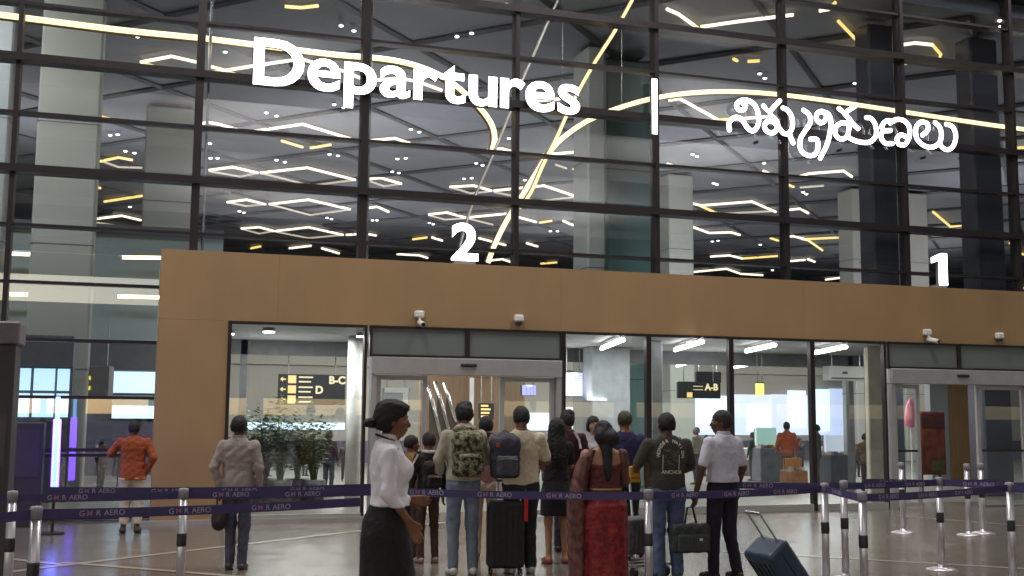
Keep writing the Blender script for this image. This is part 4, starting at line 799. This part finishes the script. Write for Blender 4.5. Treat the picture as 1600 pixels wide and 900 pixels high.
# child's white hood, jacket stripes
MB().tube([(.075*math.cos(t_), -.02+.075*math.sin(t_), 1.452) for t_ in np.linspace(PI*.95, 2.05*PI, 14)], .026, 8).build('hood', cloth('hoodw', (205,200,200)), PEOPLE['child']['root'], True)
for s_ in (-1,1): MB().tube([(s_*.165,-.06,1.42),(s_*.225,-.05,1.30),(s_*.26,-.05,1.18)], .014, 6).build('sleeve_stripe', cloth('hoodw', (205,200,200)), PEOPLE['child']['root'])
MB().tube([(.09,-.10,1.45),(.15,-.105,1.36),(.17,-.11,1.25)], .016, 6).build('jacket_stripe', cloth('hoodw', (205,200,200)), PEOPLE['capman']['root'])
# camo hood
hv = Vol((-.16,-.22,1.34), (.16,.1,1.6), .009); hv.ell((0,-.075,1.455), (.105,.06,.055), .02); hv.wrinkle(.006, 5, 2); vobj(hv, 'hood', cloth('hoodie', (178,172,158)), PEOPLE['camo']['root'])
# t-shirt print on the dark shirt
P = PEOPLE['jeansman']; prm = mat('print', lin((222,218,206)), .8, 0, .1, 30); prd = mat('print_dim', lin((120,122,112)), .8, 0, .4, 30)
def backy(x, z):
    rx = np.interp(z, [.9,1.1,1.28,1.38,1.44], [.19,.17,.205,.205,.14]); ry = np.interp(z, [.9,1.1,1.28,1.38,1.44], [.127,.115,.134,.112,.09]); u = min(.95, abs(x)/rx); return -ry*(1-u**2.3)**(1/2.3)-.014
def on_back(o):
    for v_ in o.data.vertices: x_, y_, z_ = v_.co; v_.co.y = backy(x_, z_)-.004+y_
rad_ = .118
for i, ch in enumerate('WONDER NATION'):
    if ch == ' ': continue
    th = PI*(.5+.52)-i*PI*1.04/12; cx_, cz_ = rad_*math.cos(th), 1.275+rad_*1.15*math.sin(th)
    o = text_obj('print_letter', ch, .046, prm, P['root'], .0008, .001, Matrix.Translation((cx_, 0, cz_))@Matrix.Rotation(-(th-PI/2), 4, 'Y')@Matrix.Translation((-.015,0,0))@FRONT); on_back(o)
for z_, tx, sz in ((1.085, 'ANCHOR', .052), (1.055, '', .022)): o = None if not tx else text_obj('print_letter', tx, sz, prm, P['root'], .001, .001, Matrix.Translation((-.1, 0, z_))@FRONT)
for o in [o for o in P['root'].children if o.name.startswith('print_letter')][-1:]: on_back(o)
gm = MB()
for k in range(46):
    x_ = rng.uniform(-.075,.075); z_ = rng.uniform(1.14,1.34); dx = rng.uniform(-.03,.03); dz = rng.uniform(-.012,.012)
    if x_*x_+(max(0, z_-1.275))**2 < .007: gm.tube([(x_, backy(x_,z_)-.003, z_), (x_+dx, backy(x_+dx,z_+dz)-.003, z_+dz)], .003, 4)
print_drawing = gm.build('print_drawing', prd, P['root'])
pm = MB()
for s_ in (-1,1): pm.tube([(s_*.088, backy(.088,z_)-.003, z_) for z_ in (1.13,1.18,1.23,1.28)], .0035, 4)
pm.build('print_border', prm, P['root'])
yf_ = carry('jeansman', 'yellow_folder', (-.26,.28,1.03), 'yellow folder held at the left side of the dark printed t-shirt man', 'folder')
v = Vol((-.14,-.06,-.12), (.14,.1,.16), .008); v.rbox((0,0,.03), (.062,.022,.085), .015); vobj(v, 'cover', mat('yellow_folder', lin((214,166,52)), .5), yf_); B(-.05,.05,-.026,-.0225,-.02,.0).build('label_strip', mat('yellow_dk', lin((150,100,30)), .5), yf_)
# ---------------------------------------------------------------- backpacks
def backpack(key, base, wd_, ht, dp, m, m2, label, camo=False):
    t = carry(key, 'backpack', base, label, 'backpack'); b = np.array(base)
    v = Vol((-.3,-.35,-.1), (.3,.2,ht+.15), .009); v.rbox((0,0,ht*.45), (wd_,dp,ht*.45), .05); v.ell((0,0,ht*.78), (wd_*.95,dp*.95,ht*.24), .05); v.wrinkle(.004, 9, 1.4); vobj(v, 'bag_body', m, t)
    v = Vol((-.3,-.4,-.1), (.3,.1,ht+.1), .009); v.rbox((0,-dp-.02,ht*.28), (wd_*.72,.045,ht*.22), .03); v.wrinkle(.003, 3, 2); vobj(v, 'front_pocket', m2, t)
    MB().tube([(-wd_*.7,-dp-.068,ht*.42),(0,-dp-.074,ht*.44),(wd_*.7,-dp-.068,ht*.42)], .005, 5).build('zip', mat('zipm', lin((120,116,110)), .4, .5), t)
    for s_ in (-1, 1): MB().tube([(s_*.075,dp*.5,ht*.93),(s_*.10,dp+.03,ht*.98),(s_*.125,dp+.12,ht*1.0),(s_*.135,dp+.20,ht*.86),(s_*.13,dp+.21,ht*.55)], .021, 6, flat=.45).build('strap', m2, t, True)
    MB().tube([(-.035,0,ht*1.0),(-.02,-.01,ht*1.05),(.02,-.01,ht*1.05),(.035,0,ht*1.0)], .008, 6).build('top_handle', m2, t); return t
def camo_mat():
    m = mat('camo', lin((86,90,70)), .85, 0, .5, 9, bump=.3); nt = m.node_tree
    r = [n for n in nt.nodes if n.type == 'VALTORGB'][0]; r.color_ramp.interpolation = 'CONSTANT'; e = r.color_ramp.elements
    e[0].position = 0; e[0].color = (*lin((46,44,38)),1); e[1].position = .46; e[1].color = (*lin((112,112,84)),1); q = e.new(.56); q.color = (*lin((160,152,126)),1); q = e.new(.63); q.color = (*lin((70,74,56)),1)
    [n for n in nt.nodes if n.type == 'TEX_NOISE'][0].inputs['Scale'].default_value = 22; return m
backpack('camo', (0,-.22,.98), .155, .46, .095, camo_mat(), MC['camo'], 'large camouflage backpack worn over the pale hooded top')
bp = backpack('cream', (-.215,-.20,.98), .15, .46, .09, cloth('bp_grey', (58,60,76), .7), cloth('bp_grey2', (74,76,90), .7), 'dark blue grey backpack hanging on the left shoulder of the cream t-shirt man')
MB().box(-.11,-.07,-.097,-.09,.32,.36).build('red_badge', mat('redb', lin((190,60,44)), .5), bp)
backpack('child', (0,-.18,.98), .13, .36, .06, cloth('bp_blk', (40,32,34), .8), cloth('bp_blk2', (52,40,42), .8), 'small black backpack worn by the child')
# ---------------------------------------------------------------- luggage
def suitcase(loc, rz, tilt_, wd_, dp, ht, m, label, handle=.4, group=None):
    t = empty('suitcase', loc, label, 'suitcase', group, rz); t.rotation_euler = (tilt_, 0, rz)
    v = Vol((-wd_-.05,-dp-.06,0), (wd_+.05,dp+.06,ht+.08), .009); v.rbox((0,0,ht/2+.04), (wd_,dp,ht/2-.02), .045); vobj(v, 'shell', m, t)
    for k in range(-2, 3): MB().tube([(k*wd_*.33,-dp-.004,.12),(k*wd_*.33,-dp-.004,ht-.06)], .007, 5).build('rib', m, t)
    MB().tube([(-wd_-.003,0,.1),(-wd_-.003,0,ht-.03),(wd_+.003,0,ht-.03),(wd_+.003,0,.1)], .006, 4).build('zip', mat('black_plastic'), t)
    for s_ in (-1, 1):
        for q_ in (-1, 1): MB().tube([(s_*wd_*.8-.012,q_*dp*.7,.03),(s_*wd_*.8+.012,q_*dp*.7,.03)], .028, 10).build('wheel', mat('black_plastic'), t)
    if handle:
        hh = MB(); 
        for s_ in (-1, 1): hh.tube([(s_*wd_*.45,dp*.7,ht-.02),(s_*wd_*.45,dp*.7,ht+handle)], .009, 6)
        hh.tube([(-wd_*.5,dp*.7,ht+handle),(wd_*.5,dp*.7,ht+handle)], .015, 6); hh.build('pull_handle', mat('steel'), t)
    return t
g = atZ(789, 896, 0); g[2] = 0; suitcase(g, -.2, 0, .19, .12, .72, cloth('case_blk', (34,34,40), .6), 'upright dark suitcase standing left of the cream t-shirt man', .22)
MB_ = empty('luggage_tag', (g[0]+.17, g[1]-.16, .66), 'red luggage strap hanging beside the upright dark suitcase', 'luggage strap'); B(-.02,.02,-.01,.01,-.12,.17).build('ribbon', mat('redb2', lin((214,44,48)), .5), MB_); MB().tube([(0,0,.17),(0,.05,.21)], .01, 6).build('clip', mat('black_plastic'), MB_)
g = atZ(1258, 952, 0); g[2] = 0; suitcase(g, math.radians(-82), math.radians(38), .19, .125, .68, mat('case_blue', lin((44,62,84)), .35, 0, .2, 3), 'dark blue suitcase leaning on its wheels right of the white shirted man', .30)
hb = carry('whiteman', 'briefcase', (-.36,.10,.28), 'dark green soft briefcase held low by the white shirted man', 'bag')
v = Vol((-.3,-.12,-.05), (.3,.12,.4), .009); Rb = rotm(math.radians(14)); v.rbox((0,0,.14), (.215,.065,.145), .04, .02, Rb); v.wrinkle(.004, 2, 1.3); vobj(v, 'bag_body', cloth('bag_green', (52,60,60), .6), hb)
v = Vol((-.3,-.16,-.05), (.3,.12,.4), .009); v.rbox(Rb@np.array([.0,-.07,.10]), (.17,.02,.085), .018, .02, Rb); vobj(v, 'front_pocket', cloth('bag_green2', (62,70,68), .6), hb)
MB().tube([(-.07,0,.27),(-.03,0,.45),(.04,0,.45),(.09,0,.27)], .012, 8).build('handle', mat('black_plastic'), hb, True); B(.03,.09,-.112,-.098,.12,.145).build('buckle', mat('steel'), hb)
hb = carry('greyshirt', 'handbag', (-.17,-.13,.47), 'dark maroon helmet shaped bag hanging at the grey shirted man', 'bag')
v = Vol((-.2,-.2,-.1), (.2,.2,.4), .009); v.ell((0,0,.12), (.085,.10,.135), .02); v.ell((0,-.02,.06), (.075,.09,.09), .03); v.wrinkle(.003, 2); vobj(v, 'bag_body', cloth('maroon', (44,24,32), .6), hb); MB().tube([(-.03,0,.24),(-.03,0,.38),(.02,0,.4),(.04,0,.24)], .009, 6).build('handle', mat('black_plastic'), hb, True)
# luggage trolley between saree and jeans
g = atZ(993, 896, 0); tr = empty('luggage_trolley', g, 'grey steel luggage trolley half hidden between the red saree and the blue jeans', 'trolley', None, .2)
fb = MB()
for x_ in (-.22, .22): fb.tube([(x_,-.3,.12),(x_,.35,.12)], .016, 6); fb.tube([(x_,.3,.12),(x_,.42,.98)], .016, 6)
for y_ in (-.3,-.1,.1,.3): fb.tube([(-.22,y_,.12),(.22,y_,.12)], .012, 6)
fb.build('frame', mat('steel'), tr); MB().tube([(-.25,.42,.98),(.25,.42,.98)], .02, 8).build('handle', mat('black_plastic'), tr)
for x_, y_ in ((-.2,-.25),(.2,-.25),(0,.3)): MB().tube([(x_-.02,y_,.05),(x_+.02,y_,.05)], .05, 12).build('wheel', mat('black_plastic'), tr)
suitcase((g[0]-.0, g[1]+.02, .14), .2, 0, .17, .11, .42, cloth('case_pat', (92,90,92), .7, .4), 'grey patterned suitcase on the luggage trolley', 0)
# ---------------------------------------------------------------- people inside behind the glass
def bgperson(px, yt, Y, c1, c2, label, a=0, hair='short', **k):
    z = ZZ(px, yt, Y); x = X(px, yt, Y); q0 = proj((x, Y, 0)); q1 = (px, yt)
    person('bg%d' % len(PEOPLE), float(q0[0]), yt, float(q0[1]), label, a=a, top=TR('bg%d%d%d' % c1, c1, loose=1.1), bottom=dict(m=cloth('bg%d%d%d' % c2, c2)), h=.018, hair=hair, group='people inside the terminal', **k)
bgperson(515, 674, 22.5, (60,44,50), (70,70,80), 'dark clothed person inside the left window, right of the plants', a=40)
bgperson(160, 690, 24, (30,30,36), (26,26,30), 'dark clothed person inside, left of the orange kurta', a=120)
bgperson(1018, 668, 24, (90,88,84), (50,50,54), 'person in grey inside, between the navy shirt and the dark printed shirt', a=10)
bgperson(1088, 668, 24, (150,140,128), (60,60,60), 'person in beige inside, left of the white shirted man', a=-30, hairc=(150,146,140))
bgperson(1104, 680, 27, (66,70,60), (40,40,44), 'person in dark green deeper inside, left of the white shirted man', a=60)
bgperson(1176, 676, 25, (60,70,72), (46,46,50), 'person in slate inside, just right of the white shirted man', a=-20)
bgperson(1229, 660, 22.2, (170,84,54), (110,70,44), 'person in orange clothes inside behind the third vestibule pane', a=30)
bgperson(1275, 664, 22.2, (70,76,66), (60,60,58), 'person in dark olive inside at the dark frame of the rightmost pane', a=-60)
bgperson(1352, 678, 20.5, (96,74,52), (70,50,40), 'slim person in brown inside beside the beige square column', a=70)
bgperson(1404, 682, 25, (120,110,120), (60,60,70), 'person in mauve behind the left leaf of gate one', a=0)
bgperson(596, 700, 25, (80,70,66), (50,46,50), 'person behind the left leaf of gate two', a=200)
bgperson(845, 690, 26, (120,116,120), (50,50,60), 'person behind the right leaf of gate two', a=30)
for px_, yt_, Y_, c1_, lb_ in ((1156,690,28,(84,88,96),'person in grey blue far inside, between the white shirt and the green lit stand'),(1203,694,29,(120,112,108),'person in pale brown far inside behind the green lit stand'),(1250,684,27,(50,54,60),'person in charcoal far inside, right of the orange clothed person'),
    (1290,690,28,(130,124,130),'person in pale mauve far inside, left of the cold lit stand'),(1338,694,26,(64,60,58),'person in dark brown grey far inside, right of the cold lit stand'),(1062,684,29,(72,76,88),'person in slate far inside just left of the beige person'),
    (1000,690,28,(96,90,96),'person in dull mauve far inside above the trolley'),(945,690,28,(120,118,112),'person in pale olive far inside above the red saree'),(540,690,27,(52,48,50),'second dark clothed person inside the left window at its right edge'),(478,694,29,(84,84,80),'grey person deep behind the plants in the left window'),(420,690,29,(60,64,70),'slate person deep behind the left plants'),(190,700,26,(60,56,70),'violet grey person inside just right of the dark clothed one at the left')):
    bgperson(px_, yt_, Y_, c1_, (48,48,54), lb_, a=(px_*37) % 360)
# plants inside the left window
leafm = mat('leaf', lin((70,92,50)), .5, 0, .4, 4)
def plant(px, py, Y, label, hgt=1.45):
    c = np.array([X(px, py, Y), Y, 0]); t = empty('potted_plant', c, label, 'plant', 'potted plants in the left window'); mb = MB(); st = MB()
    for k in range(44):
        an = rng.uniform(0, 2*PI); b0 = np.array([rng.uniform(-.05,.05), rng.uniform(-.05,.05), .42]); hh = rng.uniform(.45, 1)*(hgt-.42); out_ = rng.uniform(.12,.32)
        tip = b0+[math.cos(an)*out_, math.sin(an)*out_, hh]; st.tube([b0, b0+(tip-b0)*[.4,.4,.6], tip], .006, 4, .003)
        for j in range(13):
            p = b0+(tip-b0)*(.35+.65*j/8)+rng.normal(0,.02,3); aa = rng.uniform(0, 2*PI); l_ = rng.uniform(.09,.18); d_ = np.array([math.cos(aa), math.sin(aa), rng.uniform(-.3,.5)]); s2 = np.array([-math.sin(aa), math.cos(aa), .2])*l_*.2
            mb.add([p, p+d_*l_*.5+s2, p+d_*l_, p+d_*l_*.5-s2], [(0,1,2,3)])
    mb.build('foliage', leafm, t); st.build('stems', leafm, t); MB().lathe([(.13,0),(.19,.02),(.22,.42),(.19,.43)], n=18).build('pot', mat('pot', lin((48,46,46)), .5), t, True)
for i, (px, Y, tx) in enumerate(((392,20.6,'leftmost'),(414,21,'second from left'),(438,20.4,'third from left, middle'),(464,20.8,'fourth from left, right of the middle'),(490,20.3,'rightmost, beside the dark clothed person'))): plant(px, 740, Y, 'tall leafy potted plant inside the left window, '+tx, 1.35+.12*(i % 3))
# retail stands inside the right panes
def stand(px0, px1, py0, Y, cbody, cscreen, label, em=None):
    x0, x1 = X(px0,700,Y), X(px1,700,Y); z1 = ZZ((px0+px1)/2, py0, Y); t = empty('display_stand', ((x0+x1)/2, Y, 0), label, 'display stand', 'display stands inside'); w_ = (x1-x0)/2
    B(-w_, w_, 0, .5, 0, z1*.62, bev=.02).build('counter', mat('st%d%d%d' % cbody, lin(cbody), .5, 0, .3, 4), t); B(-w_*.95, w_*.95, .2, .3, z1*.66, z1, bev=.02).build('board', cscreen, t)
    for s_ in (-.85, .85): B(w_*s_-.02, w_*s_+.02, .31, .35, z1*.3, z1*.98).build('post', mat('steel'), t)
    for i in range(4): B(-w_*.85+i*w_*.44, -w_*.55+i*w_*.44, .05, .3, z1*.62+.003, z1*.62+.04+.05*rng.random()).build('goods', mat('goods%d' % i, lin(((170,150,140),(90,110,120),(190,120,60),(200,200,205))[i]), .5), t)
    return t
stand(1188,1222,668,24.5,(96,100,104), emis('green_glow', (.25,.6,.5), .5), 'stand with pale green lit board inside the third vestibule pane')
stand(1298,1328,680,22.4,(70,74,82), emis('cool_glow', (.55,.65,.8), .6), 'stand with cold white lit board inside the rightmost vestibule pane')
stand(1150,1180,700,27,(120,110,106), mat('wht2', (.6,.6,.62), .5), 'low pale stand deeper inside, right of the white shirted man')
stand(1236,1262,716,21.5,(150,96,50), mat('amber', lin((170,110,54)), .5), 'low amber coloured stand beside the orange clothed person')
# ================================================================ QUEUE BARRIERS
chrome = mat('chrome', (.74,.72,.77), .33, .8, .05, 3); beltm = mat('belt', lin((70,62,112)), .65, 0, .08, 4, bump=.1); btxt = mat('belt_text', lin((176,168,196)), .6); btxr = mat('belt_text_red', lin((176,120,150)), .6)
POST = {}
def post(key, px, ptop, label):
    g = atZ(px, ptop, .99); POST[key] = g*[1,1,0]; t = empty('queue_post', POST[key], label, 'queue post', 'chrome queue barrier posts')
    MB().lathe([(.036,.028),(.036,.90)], n=18).build('pole', chrome, t, True)
    MB().lathe([(.042,.902),(.042,.965),(.038,.985),(.0,.99)], n=18).build('head', mat('head_plastic', (.32,.30,.35), .35), t, True)
    MB().lathe([(.039,.50),(.041,.51),(.041,.60),(.039,.61)], n=16).build('sleeve_band', mat('black_plastic'), t, True)
    MB().lathe([(.165,0),(.165,.008),(.12,.02),(.04,.03),(.036,.06)], n=26).build('base', chrome, t, True)
for a_ in [('A',20,766,'chrome queue post nearest the left photo edge'),('B',57,790,'large chrome queue post second from the left edge'),('C',287,762,'chrome queue post left of the white bloused woman'),
 ('D',1013,764,'chrome queue post between the red saree and the blue jeans'),('E',1288,754,'chrome queue post right of the blue suitcase'),('F',1318,750,'chrome queue post just behind the post right of the suitcase'),
 ('G',1347,767,'nearest chrome queue post of the cluster right of the suitcase'),('H',1467,745,'chrome queue post in front of gate one with its base in view'),('I',1577,753,'chrome queue post nearest the right photo edge'),
 ('J',1408,722,'thin distant chrome queue post before the left leaf of gate one'),('K',1510,724,'distant chrome queue post before the gate one doorway, left of a pair'),('M',1532,723,'distant chrome queue post before the gate one doorway, right of a pair')]: post(*a_)
def vpost(key, px, ptop): POST[key] = atZ(px, ptop, .99)*[1,1,0]
vpost('hB',570,772); vpost('hC',600,757); vpost('hC2',600,751); vpost('hA',70,756); vpost('rR',1680,762); vpost('rR2',1690,752); vpost('lB',-90,800); vpost('lA',-80,768)
vpost('e2',1120,748); vpost('k2',1343,744); vpost('k3',1566,745)
def belt(a_, b_, z, label, sag=.012, trim=.04, off=.0):
    p, q = POST[a_].copy(), POST[b_].copy(); d_ = q-p; Ln = np.linalg.norm(d_); d_ /= Ln; p = p+d_*trim; q = q-d_*trim; Ln -= 2*trim; n_ = np.array([d_[1], -d_[0], 0]); 
    if n_[1] > 0: n_ = -n_
    c = (p+q)/2; ang = math.atan2(d_[1], d_[0]); t = empty('barrier_belt', (c[0], c[1], z), label, 'barrier belt', 'violet queue barrier belts', ang)
    N = 16; hh = .034; mb = MB(); vs = []
    for i in range(N+1):
        u = -Ln/2+Ln*i/N; s_ = -sag*(1-(2*i/N-1)**2)*Ln*.5; vs += [(u,-.0012,s_-hh),(u,.0012,s_-hh),(u,.0012,s_+hh),(u,-.0012,s_+hh)]
    fs = [(4*i+j, 4*(i+1)+j, 4*(i+1)+(j+1) % 4, 4*i+(j+1) % 4) for i in range(N) for j in range(4)]+[(3,2,1,0),(4*N,4*N+1,4*N+2,4*N+3)]; mb.add(vs, fs); mb.build('webbing', beltm, t)
    k = 0; u = -Ln/2+.18+.1*((len(label)*7) % 5)/5
    while u < Ln/2-.45:
        s_ = -sag*(1-(2*(u/Ln+.5)-1)**2)*Ln*.5-.019
        for tx, du, m_ in (('G', 0, btxt), ('M', .050, btxr), ('R', .113, btxt), ('AERO', .168, btxt)): text_obj('lettering', tx, .056, m_, t, .0004, .0006, Matrix.Translation((u+du, -.0026, s_))@FRONT)
        u += .62
    return t
belt('lB','B',.93,'violet barrier belt running left out of the photo from the large second post'); belt('B','hB',.93,'nearest violet barrier belt crossing the left part, ending behind the white bloused woman')
belt('lA','A',.93,'short violet barrier belt left of the leftmost post'); belt('A','C',.93,'violet barrier belt between the leftmost post and the post left of the woman')
belt('C','hC',.93,'violet barrier belt from the post left of the woman towards her back'); belt('hA','hC2',.93,'farthest violet barrier belt in the left part, below the orange kurta')
belt('hC','D',.93,'violet barrier belt across the waiting queue, from the woman to the saree'); belt('D','E',.93,'violet barrier belt in front of the blue jeans, reaching the post by the suitcase')
belt('E','G',.93,'short violet barrier belt in the cluster of posts right of the suitcase'); belt('G','I',.93,'nearest violet barrier belt in front of gate one'); belt('I','rR',.93,'violet barrier belt leaving the photo at the right edge')
belt('e2','F',.93,'upper violet barrier belt right of the white shirted man'); belt('F','H',.93,'middle violet barrier belt in front of gate one'); belt('H','rR2',.93,'violet barrier belt from the middle post to the right edge')
belt('k2','k3',.93,'distant violet barrier belt before the gate one doorway')
